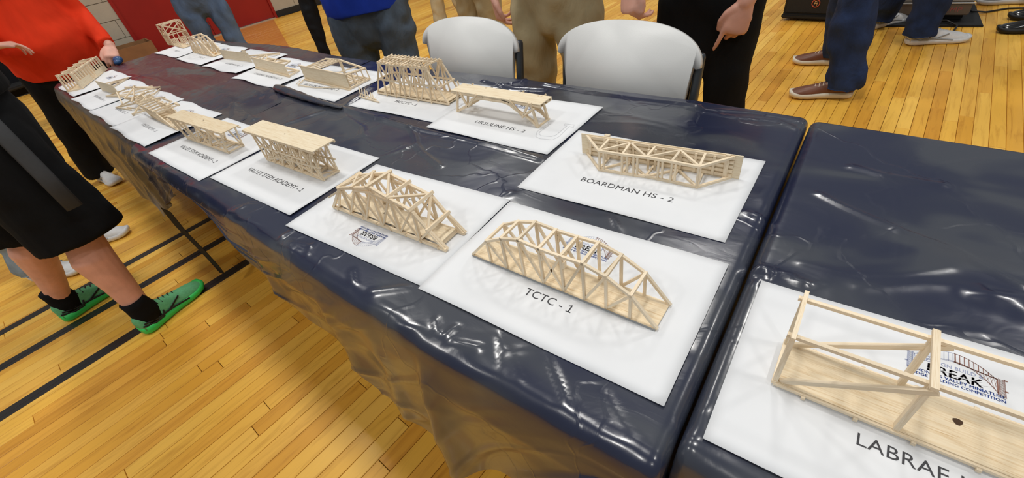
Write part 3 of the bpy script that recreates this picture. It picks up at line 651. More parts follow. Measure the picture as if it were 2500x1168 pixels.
# 3 large camelback with a warped deck, on the upside-down paper
b = Bridge((-.806, .091), (-.452, .094), .058, 'tall humped truss bridge with a warped wavy deck, on the upside-down paper', th=.0041)
T = [(.068, .071), (.124, .086), (.183, .101), (.235, .089), (.291, .076), (.323, .039)]; Bt = [.020, .067, .122, .176, .228, .286, .345]
for v in (.002, .056):
    pts = [(0, .003)] + T + [(.352, .003)]
    for p, q in zip(pts[:-1], pts[1:]): b.st('top_chord', (p[0], v, p[1]), (q[0], v, q[1]), .0056, .001)
    b.st('bottom_chord', (0, v, .003), (.354, v, .003), .006)
    for i, (u, h) in enumerate(T):
        for k, t_ in ((i, .0040), (i + 1, .0052), (i + 2, .0040)):
            if k < len(Bt) and not (i == 5 and k == 6): b.st('diagonal' if k != i + 1 else 'vertical', (u, v + (.001 if v < .03 else -.001), h), (Bt[k], v, .004), t_, .0012)
    b.st('second_chord', (.010, v - .004 if v < .03 else v + .004, .035), (.068, v, .066), .0045); b.st('second_chord', (.124, v, .080), (.183, v, .090), .005, .001); b.st('second_chord', (.18, v, .086), (.24, v, .080), .005, .001)
    b.st('end_post', (.354, v + .004, .003), (.318, v, .045), .005)
for u, h in T: b.st('cross_brace', (u, -.002, h + .004), (u, .060, h + .004), .006, .001)
for a_, c_ in (((.068, 0), (.124, 1)), ((.183, 0), (.124, 1)), ((.235, 0), (.183, 1)), ((.235, 0), (.291, 1)), ((.323, 0), (.291, 1)), ((.068, 1), (.124, 0))):
    hh = dict((round(u, 3), h) for u, h in T); b.st('lateral_brace', (a_[0], .056 * a_[1], hh[a_[0]] + .003), (c_[0], .056 * c_[1], hh[c_[0]] + .003), .0046)
for k in range(8): b.st('floor_beam', (.02 + .045 * k, -.001, .004), (.02 + .045 * k, .058, .004), .007, .001, t2=.004)
b.deck(.012, .338, .005, .053, .010, .012, 'deck_pale', wave=.0032, hole=(.155, .028, .0032), n=30)
# 4 BOARDMAN HS-2, lying on its side: deck upright behind, two trusses toward the viewer
c = crop(1380, 280, 3.4346)
b = Bridge((-.382, .510), (-.051, .524), .05, 'bridge lying on its side, deck upright, on the BOARDMAN HS - 2 paper', mat='balsa_pale', th=.0045)
b.deck(-.004, .334, 0, .0022, 0, .0505, 'deck_pale', name='deck_board')
for k in range(5): b.st('deck_strip', (.016, -.0018, .006 + k * .0098), (.318, -.0018, .006 + k * .0098), .0025, t2=.006)
for u in (.02, .055, .085, .12, .155, .185, .22, .25, .285): b.st('rib', (u, -.004, .006), (u, -.004, .044), .003, t2=.005, j=.001)
b.st('edge_strip', (.308, -.003, .002), (.308, -.003, .050), .006, t2=.008)
zt = TOP + .0475
def PT(t, z): x = at(*c(t), z); return x
def plane_sticks(z, zz):
    L = lambda kind, p, q, th=.0045: stick(kind, PT(p, z) + Vector((0, 0, zz)), PT(q, z) + Vector((0, 0, zz)), b.r, th, th, (0, 0, 1), 'balsa_pale')
    ch = [(180, 178), (280, 305), (475, 335), (680, 358), (895, 395), (1125, 440), (1415, 357)]
    for p, q in zip(ch[:-1], ch[1:]): L('outer_chord', p, q, .005)
    L('inner_chord', (180, 176), (1415, 352), .0055)
    for p, q in (((280, 305), (362, 215)), ((280, 305), (548, 240)), ((548, 240), (480, 332)), ((548, 240), (680, 358)), ((680, 358), (750, 277)), ((680, 358), (965, 302)), ((965, 302), (895, 392)), ((965, 302), (1125, 438)), ((1125, 438), (1175, 330))): L('web', p, q)
    L('gusset', (340, 182), (365, 186), .008)
plane_sticks(zt, 0); plane_sticks(zt, -.0455)
for t in ((285, 308), (322, 312), (477, 336), (520, 338), (575, 348), (607, 350), (785, 375), (820, 380), (897, 396), (930, 400), (1122, 440), (1135, 438)):
    p = PT(t, zt); stick('spacer', p, p - Vector((0, 0, .0455)), b.r, .004, .004, (0, 1, 0), 'balsa_pale')
for t in ((345, 232), (520, 270), (700, 300), (760, 300)): p = PT(t, zt); stick('spacer', p, p - Vector((0, 0, .0455)), b.r, .004, .004, (0, 1, 0), 'balsa_pale')
# 5 VALLEY STEM 1, deck on top of a dense lattice
b = Bridge((-1.228, .161), (-.941, .1595), .045, 'flat-topped bridge on tall dense lattice, nearer of the two on VALLEY STEM papers', th=.0038)
b.deck(-.035, .321, -.010, .056, .093, .0955, 'deck_pale', hole=(.14, .024, .002))
for v in (-.008, .010, .036, .054): b.st('deck_rail', (-.033, v, .0905), (.319, v, .0905), .0038)
for v in (0, .045):
    b.st('bottom_chord', (0, v, .002), (.287, v, .002)); b.st('bottom_chord', (0, v + (.004 if v == 0 else -.004), .003), (.287, v, .006), j=.001)
    b.st('top_chord', (0, v, .087), (.29, v, .087)); b.st('middle_chord', (-.006, v, .046), (.24, v, .050), j=.001); b.st('middle_chord', (.03, v, .022), (.297, v, .040), j=.001)
    n = 6
    for k in range(n):
        u0, u1 = .287 * k / n, .287 * (k + 1) / n
        b.st('vertical', (u0, v, .002), (u0 - .004 + .002 * k, v, .088), j=.002); b.st('diagonal', (u0, v, .003), (u1, v, .087), j=.002); b.st('diagonal', (u1, v, .003), (u0, v, .087), j=.002)
    b.st('vertical', (.287, v, .002), (.287, v, .088))
    b.st('diagonal', (0, v, .004), (.10, v, .030)); b.st('diagonal', (.10, v, .030), (.19, v, .060)); b.st('diagonal', (.287, v, .004), (.14, v, .040))
for k in range(7): b.st('cross_brace', (.287 * k / 6, 0, .004), (.287 * k / 6, .045, .004), j=.002); b.st('cross_brace', (.287 * k / 6, 0, .088), (.287 * k / 6, .045, .088))
for k in range(6): b.st('lateral_brace', (.287 * k / 6, 0, .004), (.287 * (k + 1) / 6, .045, .004), .003, j=.002); b.st('sway_brace', (.287 * (k + .5) / 6, 0, .006), (.287 * (k + .5) / 6, .045, .086), .003, j=.002)
# 6 VALLEY STEM 2
b = Bridge((-1.724, .132), (-1.417, .135), .048, 'flat-topped bridge with open zigzag sides, farther of the two on VALLEY STEM papers', th=.0044)
b.deck(-.055, .352, -.004, .052, .0745, .077, 'deck', hole=(.16, .03, .002))
for v in (-.002, .050): b.st('deck_rail', (-.05, v, .0725), (.358, v, .0725), .0044)
for v in (0, .048):
    b.st('bottom_chord', (0, v, .003), (.305, v, .003), .006); b.st('bottom_chord', (0, v, .008), (.12, v, .003), .004)
    for p in ((-.05, 0), (.0, .075), (.05, .075), (.05, .10), (.15, .10), (.15, .19), (.24, .19), (.24, .30), (.33, .30)): b.st('diagonal', (p[0], v, .072), (p[1], v, .004), .0042, .0015)
    b.st('end_post', (-.03, v, .072), (.0, v, .004), .0042)
for k in range(8): b.st('cross_brace', (.305 * k / 7, 0, .004), (.305 * k / 7, .048, .004), .004)
b.st('lateral_brace', (.05, 0, .004), (.13, .048, .004)); b.st('lateral_brace', (.13, 0, .004), (.05, .048, .004)); b.st('lateral_brace', (.17, 0, .004), (.26, .048, .004))
# 7 MCCTC-1, tall through truss
b = Bridge((-1.283, .637), (-.929, .632), .071, 'tallest caged truss bridge with a ladder top and board deck, on the MCCTC - 1 paper', th=.0046)
b.deck(.002, .352, .001, .07, .004, .0065, 'deck', hole=(.18, .035, .002)); b.deck(.002, .352, .001, .07, .010, .012, 'deck')
T = [(.059, .113), (.116, .113), (.171, .111), (.230, .110), (.292, .110)]; Bt = [0, .052, .102, .152, .214, .278, .354]
for v in (.002, .069):
    b.st('bottom_chord', (0, v, .004), (.354, v, .004), .0055); b.st('top_chord', (.055, v, .112), (.296, v, .110), .005); b.st('top_chord', (.062, v + (.006 if v < .03 else -.006), .115), (.296, v, .114), .004)
    b.st('middle_chord', (.026, v, .055), (.332, v, .056), .0046)
    b.st('end_post', (0, v, .004), (.059, v, .113)); b.st('end_post', (.354, v, .004), (.292, v, .110), .005)
    for i, (u, h) in enumerate(T):
        b.st('vertical', (u, v, h), (Bt[i + 1], v, .005), .0046, .001); b.st('diagonal', (u, v + .002, h), (Bt[min(i + 2, 6)] if i < 4 else .30, v + .002, .006), .004, .001)
        if i: b.st('diagonal', (u - .004, v, h), (Bt[i] + .02, v, .006), .004, .002)
    for i in range(3): b.st('short_brace', (.07 + i * .09, v, .055), (.10 + i * .09, v, .112), .0042, .002)
    for i, u in enumerate(Bt[1:6]): b.st('joint_block', (u, v + (-.003 if v < .03 else .003), .0), (u, v + (-.003 if v < .03 else .003), .014), .005)
for k in range(14): b.st('top_rung', (.06 + .0178 * k, .0, .1165), (.055 + .0178 * k, .071, .1165), .0042, .001)
b.st('middle_rail', (.055, .036, .120), (.294, .036, .119), .004)
for k in range(5): b.st('floor_beam', (.04 + .07 * k, .001, .008), (.04 + .07 * k, .07, .008), .004)
for u, h in ((.026, .055), (.332, .056), (.0, .004)): b.st('cross_brace', (u, 0, h), (u, .071, h), .0042)
b.st('loose_stick', (.30, .0, .060), (.334, .020, .056), .003)
b.st('loose_stick', (.354, .069, .006), (.335, .080, .045), .004)
f = Bridge((-1.335, .592), (-1.225, .580), .02, 'broken comb-like scrap of truss in front of the caged bridge', 'bridge fragment', th=.0034, mat='balsa_pale', grp='loose bridge pieces')
f.st('rail', (0, 0, .003), (.125, .0, .002)); f.st('rail', (.0, .010, .008), (.10, .006, .004))
for k in range(6): f.st('tooth', (.005 + .019 * k, 0, .003), (-.004 + .017 * k, .012, .030 - .002 * k), .003, .002)
# 8 URSULINE 2, arched legs
c = crop(1090, 190, 7.3)
b = Bridge((-.868, .608), (-.5635, .5935), .051, 'long low bridge with boxed deck on arched legs, above the pencilled U', th=.005)
b.deck(-.008, .320, -.002, .053, .0625, .065, 'deck_pale', hole=None); b.deck(-.006, .318, .0, .051, .0545, .0565, 'deck')
for v in (0, .017, .034, .051): b.st('deck_beam', (-.006, v, .0595), (.318, v, .0595), .0045)
def N(t, off=0):
    p = on(*c(t), b.nl + b.v * 0, b.u) - b.nl; return (p.dot(b.u), off, p.z)
arch = [(215, 592), (350, 520), (455, 415), (560, 368), (660, 372), (830, 402), (1000, 425), (1120, 470), (1230, 560), (1400, 670), (1520, 760), (1635, 880)]
for v in (0, .048):
    for p, q in zip(arch[:-1], arch[1:]): b.st('arch_rib', N(p, v), N(q, v), .006)
    for p, q in zip(arch[2:8], arch[3:9]): a1, a2 = N(p, v), N(q, v); b.st('arch_rib', (a1[0], a1[1], a1[2] + .005), (a2[0], a2[1], a2[2] + .005), .0045)
    for p, q in (((200, 240), (205, 598)), ((240, 255), (392, 510)), ((530, 300), (395, 505)), ((1130, 400), (1345, 655)), ((1470, 450), (1365, 695)), ((1510, 460), (1640, 872)), ((1400, 650), (1560, 545))): b.st('leg', N(p, v - .002), N(q, v - .002), .0055)
for t in ((205, 592), (392, 505), (1365, 690), (1640, 876), (560, 368), (1120, 470)):
    q = N(t); b.st('cross_brace', (q[0], 0, q[2]), (q[0], .05, q[2]), .005)
for t in ((440, 125), (1340, 270), (1730, 335)): p = on(*c(t), b.P(0, .052, 0), b.u) - b.nl; b.st('peg', (p.dot(b.u) - .005, .055, .060), (p.dot(b.u) + .004, .056, .066), .004)
b.st('end_brace', (.30, .048, .002), (.255, .048, .055), .0055)
# 9 JACKSON MILTON 2: board leaning upright in front of an open frame
b = Bridge((-1.787, .660), (-1.458, .635), .10, 'tipped bridge, deck board facing front, open frame behind, on the JACKSON MILTON paper', th=.0052)
b.deck(-.004, .345, 0, .002, .002, .058, 'deck_pale', name='deck_board', hole=None)
b.st('board_rail', (-.004, 0, .059), (.345, 0, .058), .005); b.st('board_rail', (-.002, -.003, .003), (.345, -.003, .001), .005)
b.st('frame_rail', (.04, .0, .056), (.02, .11, .052)); b.st('frame_rail', (.02, .11, .052), (.10, .125, .050), .006); b.st('frame_rail', (.10, .125, .050), (.325, .10, .044), .006)
b.st('frame_rail', (.325, .10, .044), (.335, .0, .055), .006); b.st('frame_rail', (.33, .10, .004), (.34, .0, .004), .006); b.st('frame_rail', (.33, .10, .004), (.16, .10, .004), .006); b.st('frame_rail', (.30, .10, .006), (.30, .0, .004), .006)
for k in range(5): b.st('post', (.337 - .002 * k, .10 - .022 * k, .004), (.330, .10 - .022 * k, .046 + .002 * k), .0036)
for k in range(6): b.st('web', (.32 - .026 * k, .10, .004), (.30 - .026 * k, .02, .006), .0036)
for k in range(4): b.st('web', (.06 + .02 * k, .112, .050), (.03 + .03 * k, .01, .052), .0042)
b.st('rail_inner', (.16, .10, .004), (.33, .05, .004), .004); b.deck(.118, .14, .112, .114, .0, .048, 'deck', name='gusset_plate')
b.st('web', (.265, .104, .044), (.262, .02, .050), .004)
f = Bridge((-1.80, .615), (-1.49, .60), .02, 'thin bent stick frame fallen in front of the JACKSON MILTON board', 'bridge fragment', th=.003, mat='balsa_pale', grp='loose bridge pieces')
f.st('stick', (.0, .045, .003), (.045, -.012, .003)); f.st('stick', (.045, -.012, .003), (.17, .0, .002)); f.st('stick', (.17, 0, .002), (.29, .035, .002)); f.st('stick', (-.006, .03, .004), (.02, -.004, .003), .002)
# 10 CARDINAL MOONEY 2
b = Bridge((-2.279, .697), (-1.921, .665), .06, 'bridge on its side, broad deck board facing front, on the CARDINAL MOONEY paper', th=.005)
b.deck(0, .352, 0, .0022, .004, .052, 'deck_pale', name='deck_board'); b.st('board_rail', (0, -.002, .004), (.356, -.002, .002), .007); b.st('board_rail', (0, .002, .053), (.352, .002, .053), .005)
for p, q in (((.0, .004, .05), (.05, .055, .05)), ((.05, .055, .05), (.12, .03, .05)), ((.12, .03, .05), (.32, .045, .05)), ((.32, .045, .05), (.35, .004, .05)), ((.05, .055, .05), (.10, .004, .05)), ((.12, .03, .05), (.14, .004, .05)), ((.20, .036, .05), (.14, .004, .05)), ((.20, .036, .05), (.24, .004, .05)), ((.32, .045, .05), (.24, .004, .05))): b.st('side_truss', p, q, .0052)
for p, q in (((.352, .002, .004), (.33, .06, .004)), ((.33, .06, .004), (.18, .06, .004)), ((.33, .06, .004), (.26, .004, .004)), ((.0, .004, .004), (.05, .055, .004))): b.st('bottom_truss', p, q, .0052)
# 11 plain upright board with one long stick
b = Bridge((-2.758, .757), (-2.428, .755), .05, 'plain thin balsa board standing on edge with a long stick behind it', th=.0052, mat='balsa_pale')
b.deck(0, .326, 0, .002, .001, .048, 'deck_pale', name='deck_board'); b.deck(.27, .312, 0.0, .002, .048, .060, 'deck_pale', name='board_tab')
b.st('long_stick', (.29, .0, .03), (.38, .13, .006), .006); b.st('long_stick', (.30, .004, .018), (.385, .125, .004), .004); b.st('back_chord', (0, .008, .004), (.326, .05, .004)); b.st('back_chord', (0.01, .006, .044), (.05, .03, .004))
# 12 hooped bridge
b = Bridge((-3.247, .792), (-2.899, .765), .058, 'hooped bridge with thick uprights and a glued board deck in the back row', th=.0062)
b.deck(0, .345, -.002, .06, .0, .0025, 'deck')
T = [(.03, .055), (.075, .088), (.14, .096), (.215, .088), (.275, .06)]
for v in (.002, .056):
    pts = [(0, .003)] + T + [(.345, .003)]
    for p, q in zip(pts[:-1], pts[1:]): b.st('top_chord', (p[0], v, p[1]), (q[0], v, q[1]), .0065)
    for i, (u, h) in enumerate(T): b.st('upright', (u + .012, v, .003), (u, v, h), .0075); b.st('diagonal', (min(u + .06, .33), v, .003), (u, v, h), .0065)
for u, h in T: b.st('cross_brace', (u, -.002, h + .003), (u, .06, h + .003), .0062)
for u in (.25, .30): g = G(); g.ball(b.P(u, .03, .004), .006, 6); g.obj('glue_blob', 'glue', b.r, True)
# 13 tower truss at the far corner with its low deck
b = Bridge((-3.80, .866), (-3.42, .825), .058, 'bridge in the far back corner with an upright tower truss rising above its deck', th=.0055)
b.deck(0, .30, -.002, .052, .0, .0022, 'deck'); X = lambda a, q, kind='tower_stick', th=.0055: stick(kind, a, q, b.r, th, th, (0, 1, 0), 'balsa')
z0 = TOP + .002; TB = [(-3.83, .862), (-3.735, .862), (-3.74, .985), (-3.835, .985)]; tp = [(x * 1.0, y, z0 + .128) for x, y in TB]; bt = [(x, y, z0) for x, y in TB]; md = [(x, y, z0 + .062) for x, y in TB]
for i in range(4):
    j = (i + 1) % 4; X(bt[i], tp[i], 'tower_post', .006); X(tp[i], tp[j], 'tower_rail'); X(md[i], md[j], 'tower_rail'); X(md[i], tp[j], 'tower_diagonal', .0048); X(md[j], tp[i], 'tower_diagonal', .0048)
    for k in (1, 2, 3): a_ = Vector(bt[i]).lerp(Vector(bt[j]), k / 4); q = Vector(md[i]).lerp(Vector(md[j]), k / 4); X(a_, q, 'tower_strut', .0045)
X(tp[0], tp[2], 'tower_diagonal', .0048); X(tp[1], tp[3], 'tower_diagonal', .0048)
for v in (.0, .05):
    b.st('side_chord', (.10, v, .04), (.30, v, .06))
    for k in range(5): b.st('upright', (.10 + .045 * k, v, .003), (.09 + .045 * k, v, .04 + .005 * k), .0055)
# 14 slotted bridge at the near far corner
b = Bridge((-3.299, .200), (-3.636, .419), -.07, 'bridge with slotted side panels at the near corner of the far table end', th=.0056)
W_ = .065
for v in (0, W_):
    b.st('top_chord', (.004, v, .080), (.386, v, .082), .007); b.st('bottom_chord', (0, v, .004), (.40, v, .004), .007); b.st('end_post', (0, v, .004), (.006, v, .078), .0075); b.st('end_post', (.40, v, .004), (.386, v, .080), .0075)
    for k in range(11): u = .03 + .033 * k; b.st('slat', (u + .004, v, .004), (u, v, .080), .0045, .0008, t2=.012, side=(0, 0, 1)) if False else b.st('slat', (u + .006, v, .004), (u, v, .080), .014, .0008, t2=.003, side=b.u)
b.deck(0, .40, 0, W_, .002, .0045, 'deck'); b.deck(.0, .17, -.003, -.001, .006, .036, 'deck_pale', name='panel'); b.deck(.24, .40, -.003, -.001, .006, .030, 'deck_pale', name='panel')
for u in (.03, .10, .19, .27, .35): b.st('cross_brace', (u, -.010, .084), (u, W_ + .014, .084), .007)
b.st('floor_lip', (.0, -.006, .001), (0, W_ + .004, .001), .008)
# 15 board and forked sticks
b = Bridge((-3.063, .233), (-2.80, .235), .05, 'thin board standing on edge with forked sticks fanned out behind it', th=.0055, mat='balsa_pale')
b.deck(-.0, .28, 0, .002, .001, .052, 'deck_pale', name='deck_board'); X = lambda a, q, kind='loose_stick', th=.006: stick(kind, (a[0], a[1], TOP + a[2]), (q[0], q[1], TOP + q[2]), b.r, th, th * .8, (0, 0, 1), 'balsa')
X((-3.14, .300, .004), (-3.135, .386, .006)); X((-3.04, .285, .006), (-3.135, .386, .004)); X((-3.10, .27, .02), (-3.14, .38, .004)); X((-2.98, .24, .03), (-3.12, .36, .004), 'loose_stick', .004)
# 16 collapsed heap
b = Bridge((-2.86, .20), (-2.35, .16), .2, 'collapsed heap of broken bridge sticks lying across two papers', 'collapsed bridge', th=.0055)
X = lambda a, q, kind='broken_stick', th=.0055: stick(kind, (a[0], a[1], TOP + a[2]), (q[0], q[1], TOP + q[2]), b.r, th, th * .8, (0, 0, 1), 'balsa')
fans = [((-2.863, .200, .004), (-2.72, .30, .03)), ((-2.863, .200, .006), (-2.62, .25, .02)), ((-2.86, .205, .004), (-2.70, .24, .004)), ((-2.554, .152, .003), (-2.47, .28, .035)), ((-2.554, .152, .005), (-2.40, .22, .02)), ((-2.55, .155, .003), (-2.42, .17, .004)), ((-2.315, .145, .003), (-2.37, .24, .04)), ((-2.335, .155, .003), (-2.39, .25, .04)), ((-2.315, .145, .008), (-2.29, .22, .004)),
 ((-2.638, .372, .003), (-2.76, .27, .03)), ((-2.638, .372, .006), (-2.60, .24, .025)), ((-2.702, .357, .004), (-2.80, .28, .025)), ((-2.70, .36, .008), (-2.72, .24, .02)), ((-2.62, .34, .003), (-2.50, .22, .03)), ((-2.56, .32, .003), (-2.44, .20, .02)), ((-2.427, .300, .003), (-2.47, .22, .02)), ((-2.427, .300, .003), (-2.281, .292, .004)), ((-2.281, .292, .003), (-2.26, .24, .003)), ((-2.33, .29, .02), (-2.42, .23, .02)), ((-2.35, .275, .012), (-2.45, .21, .02)),
 ((-2.72, .22, .03), (-2.60, .19, .004)), ((-2.66, .28, .034), (-2.54, .20, .03)), ((-2.74, .30, .028), (-2.50, .23, .036)), ((-2.52, .31, .01), (-2.60, .36, .004)), ((-2.78, .29, .02), (-2.64, .35, .006)), ((-2.45, .17, .01), (-2.33, .19, .006))]
for a_, q in fans: X(a_, q); 
for k in range(14):
    r_ = b.rnd; cx, cy = -2.50 + r_.uniform(-.06, .10), .235 + r_.uniform(-.03, .03); an = r_.uniform(0, 3.14); L = r_.uniform(.02, .06)
    X((cx - L * math.cos(an), cy - L * math.sin(an) * .5, .012 + r_.random() * .02), (cx + L * math.cos(an), cy + L * math.sin(an) * .5, .01 + r_.random() * .03), 'splinter', .006)
# 17 ladder bridge URSULINE 1
b = Bridge((-2.27, .178), (-1.84, .150), .055, 'ladder-like bridge of many rungs beside the collapsed heap, front row', th=.005)
for v in (0, .055): b.st('top_rail', (-.015, v, .040), (.23, v, .042), .0055); b.st('bottom_rail', (.10, v, .004), (.42, v, .004), .0055)
for k in range(6): b.st('rung', (-.01 + .045 * k, -.004, .044), (-.015 + .045 * k, .06, .044), .0055)
for k in range(16): b.st('floor_rung', (.10 + .0205 * k, -.002, .008), (.10 + .0205 * k, .057, .008), .0052, .001)
for v in (0, .055):
    for k in range(8): b.st('diagonal', (.0 + .03 * k, v, .040), (.10 + .038 * k, v, .004), .0042, .001)
for k in range(7): b.st('rib', (.14 + .04 * k, .01, .012), (.16 + .04 * k, .045, .014), .004, .002)
b.st('end_frame', (.22, .0, .044), (.24, .075, .048), .005); b.st('end_frame', (.24, .075, .048), (.27, .075, .046), .008); b.st('end_frame', (.27, .075, .046), (.25, .0, .044), .005)
# ---------------------------------------------------------------- chairs
def chair(L, R, top, label):
    """white folding chair; L, R = backrest side points (x, y) at z .79; the seat goes under the table (toward -y)"""
    L, R = Vector((L[0], L[1], 0)), Vector((R[0], R[1], 0)); c = (L + R) / 2; u = (R - L).normalized(); bk = Vector((-u.y, u.x, 0)); W2 = (R - L).length / 2
    r = root('folding_chair', (c.x, c.y, 0), label, 'chair', 'white folding chairs behind the table'); Zn = .79
    tilt = .16
    def P(a, z, o=0): return c + u * a + bk * (o + (z - Zn) * tilt) + Vector((0, 0, z))
    # backrest shell: rounded top, side lobes that cap the tubes, thick rolled rim
    out = []
    n = 36
    for i in range(n + 1):
        q = math.pi * i / n; e = .62; x = -math.cos(q); y = math.sin(q)
        out.append((W2 * math.copysign(abs(x) ** .80, x), Zn + (top - Zn) * (abs(y) ** .86)))
    left = [(-W2 + .012, Zn - .004), (-W2 + .020, Zn), (-W2 + .032, .70), (-W2 + .04, .60), (-W2 + .05, .55)]; full = [(-a, z) for a, z in left[::-1]]
    outline = out + [(a, z) for a, z in [(-q[0], q[1]) for q in left]] + [(q[0], q[1]) for q in left[::-1]]
    bm = bmesh.new(); f = bm.faces.new([bm.verts.new(P(a, z, -.006 + .03 * (1 - (a / W2) ** 2))) for a, z in outline]); 
    r1 = bmesh.ops.inset_region(bm, faces=[f], thickness=.012, depth=.010); 
    inner = [q for q in bm.faces if len(q.verts) > 10][0]
    bmesh.ops.inset_region(bm, faces=[inner], thickness=.010, depth=-.0015); inner = [q for q in bm.faces if len(q.verts) > 10][0]
    bmesh.ops.inset_region(bm, faces=[inner], thickness=.008, depth=-.007)
    bmesh.ops.recalc_face_normals(bm, faces=bm.faces); me = bpy.data.meshes.new('backrest'); bm.to_mesh(me); bm.free(); me.shade_smooth()
    o = link('backrest', me, 'white_plastic', r); md = o.modifiers.new('t', 'SOLIDIFY'); md.thickness = .016; md.offset = 0
    for s in (-1, 1):
        g = G(); g.tube([P(s * (W2 - .016), Zn + .02, .012), P(s * (W2 - .016), .60, .012), P(s * (W2 - .012), .46, .0), P(s * (W2 - .01), .02, -.36)], .017, side=bk, ratio=.72, n=16); g.obj('frame_tube', 'steel', r, True)
        g = G(); g.tube([P(s * (W2 - .035), .44, -.30), P(s * (W2 - .03), .02, .06)], .011, n=10); g.obj('rear_leg', 'steel', r, True)
        g = G(); g.tube([P(s * (W2 - .035), .435, -.02), P(s * (W2 - .035), .435, -.38)], .010, n=10); g.obj('seat_rail', 'steel', r, True)
    g = G(); pts = [P(-W2 + .03, .445, -.02), P(W2 - .03, .445, -.02), P(W2 - .03, .445, -.36), P(W2 - .09, .445, -.40), P(-W2 + .09, .445, -.40), P(-W2 + .03, .445, -.36)]
    g.add(pts + [p + Vector((0, 0, .018)) for p in pts], [(5, 4, 3, 2, 1, 0), (6, 7, 8, 9, 10, 11)] + [(i, (i + 1) % 6, (i + 1) % 6 + 6, i + 6) for i in range(6)]); g.obj('seat', 'white_plastic', r)
chair((-1.403, 1.035), (-.893, 1.000), .886, 'left white folding chair, between the blue-shirted person and the khaki one')
chair((-.738, 1.022), (-.256, .958), .888, 'white plastic folding chair gripped by the person in black trousers, right one')
# ---------------------------------------------------------------- shoes
def shoe(p, heel, ang, L, cols, label=None, z=0.0, high=.0):
    """heel = (x, y) on the floor, ang = direction of the toe, cols = upper, sole, lace, trim, sock"""
    d = Vector((math.cos(ang), math.sin(ang), 0)); s = Vector((-d.y, d.x, 0)); H = Vector((heel[0], heel[1], z)); up, so, la, tr, sk = cols
    hw = [(0, .018), (.03, .034), (.1, .040), (.3, .038), (.48, .036), (.68, .049), (.85, .048), (.94, .042), (1.0, .022)]
    def W_(t): return np.interp(t, [a for a, b_ in hw], [b_ for a, b_ in hw]) * L / .3
    g = G(); T = [0, .015, .05, .12, .25, .4, .55, .7, .82, .92, .97, 1.0]; rings = []
    for t in T:
        w_ = W_(t); z0 = .004 + .016 * max(0, (t - .8) / .2) ** 2 + .006 * max(0, (.08 - t) / .08); z1 = .042 - .012 * t + .012 * max(0, (t - .85) / .15)
        c = H + d * (L * t); rings.append([c + s * (w_ * k * q) + Vector((0, 0, zz)) for q, zz, k in ((-1, z0 + .004, .96), (-1, (z0 + z1) / 2, 1.05), (-1, z1, 1), (0, z1 + .001, 1), (1, z1, 1), (1, (z0 + z1) / 2, 1.05), (1, z0 + .004, .96), (.85, z0, 1), (-.85, z0, 1))])
    g.loft(rings); so_ = g.obj('sole', so, p, True)
    g = G(); rings = []; hh = [(0, .080), (.04, .100), (.12, .096), (.25, .094), (.34, .104), (.48, .090), (.62, .074), (.78, .062), (.9, .052), (1, .032)]
    for t in [.004, .03, .08, .16, .26, .36, .46, .56, .66, .76, .85, .92, .965, .99]:
        w_ = W_(t) * .96; zt = np.interp(t, [a for a, b_ in hh], [b_ + high * max(0, .4 - a) for a, b_ in hh]); zb = .03 - .008 * t; c = H + d * (L * t); ring = []
        for k in range(14):
            a = math.pi * k / 13; x = math.cos(a); ring.append(c + s * (w_ * math.copysign(abs(x) ** .62, x) * (1 - .25 * math.sin(a))) + Vector((0, 0, zb + (zt - zb) * math.sin(a) ** .75)))
        rings.append(ring)
    g.loft(rings); u_ = g.obj('shoe_upper', up, p, True)
    if label: u_['label'] = label
    for k in range(5):      # laces over the instep
        t = .36 + .06 * k; zt = np.interp(t, [a for a, b_ in hh], [b_ for a, b_ in hh]); c = H + d * (L * t) + Vector((0, 0, zt - .002)); w_ = W_(t) * .5
        g = G(); g.tube([c - s * w_ * 1.1 - Vector((0, 0, .011)), c - s * w_ * .5, c + s * w_ * .5 + d * .006, c + s * w_ * 1.1 + d * .008 - Vector((0, 0, .011))], .0028, n=6); g.obj('lace', la, u_, True)
    if tr:                  # side stripes
        for q in (-1, 1):
            for ts in (((.06, .060), (.22, .044), (.40, .040), (.60, .066)), ((.03, .052), (.17, .036), (.30, .034), (.34, .058)), ((.40, .040), (.55, .034), (.68, .030))):
                g = G(); P = []
                for t, zz in ts:
                    hgt = min(1, max(0, (zz - .026) / max(.01, np.interp(t, [a for a, b_ in hh], [b_ for a, b_ in hh]) - .026))); w_ = W_(t) * .96 * max(.3, 1 - .35 * hgt ** 2.2); P.append(H + d * (L * t) + s * q * (w_ + .0025) + Vector((0, 0, zz)))
                g.tube(P, .0042, side=(0, 0, 1), ratio=.45, n=8); g.obj('side_stripe', tr, u_, True)
    if sk:
        g = G(); c = H + d * (L * .20); g.tube([c + Vector((0, 0, .04)), c + d * .002 + Vector((0, 0, .09)), c + d * -.002 + Vector((0, 0, .135)), c + d * -.004 + Vector((0, 0, .165))], [.056, .052, .047, .047], side=d, ratio=[.72, .80, .90, .92], n=18, round_=False); g.obj('sock', sk, p, True)
SH = {'green': ('green', 'neon', 'lace', 'black', 'blackcloth'), 'brown': ('brownleather', 'offwhite', 'lacelight', None, None), 'white': ('whiteshoe', 'whiteshoe', 'whiteshoe', 'greyshoe', None), 'black': ('blackgloss', 'black', 'lace', None, None), 'grey': ('greyshoe', 'whiteshoe', 'whiteshoe', None, None)}
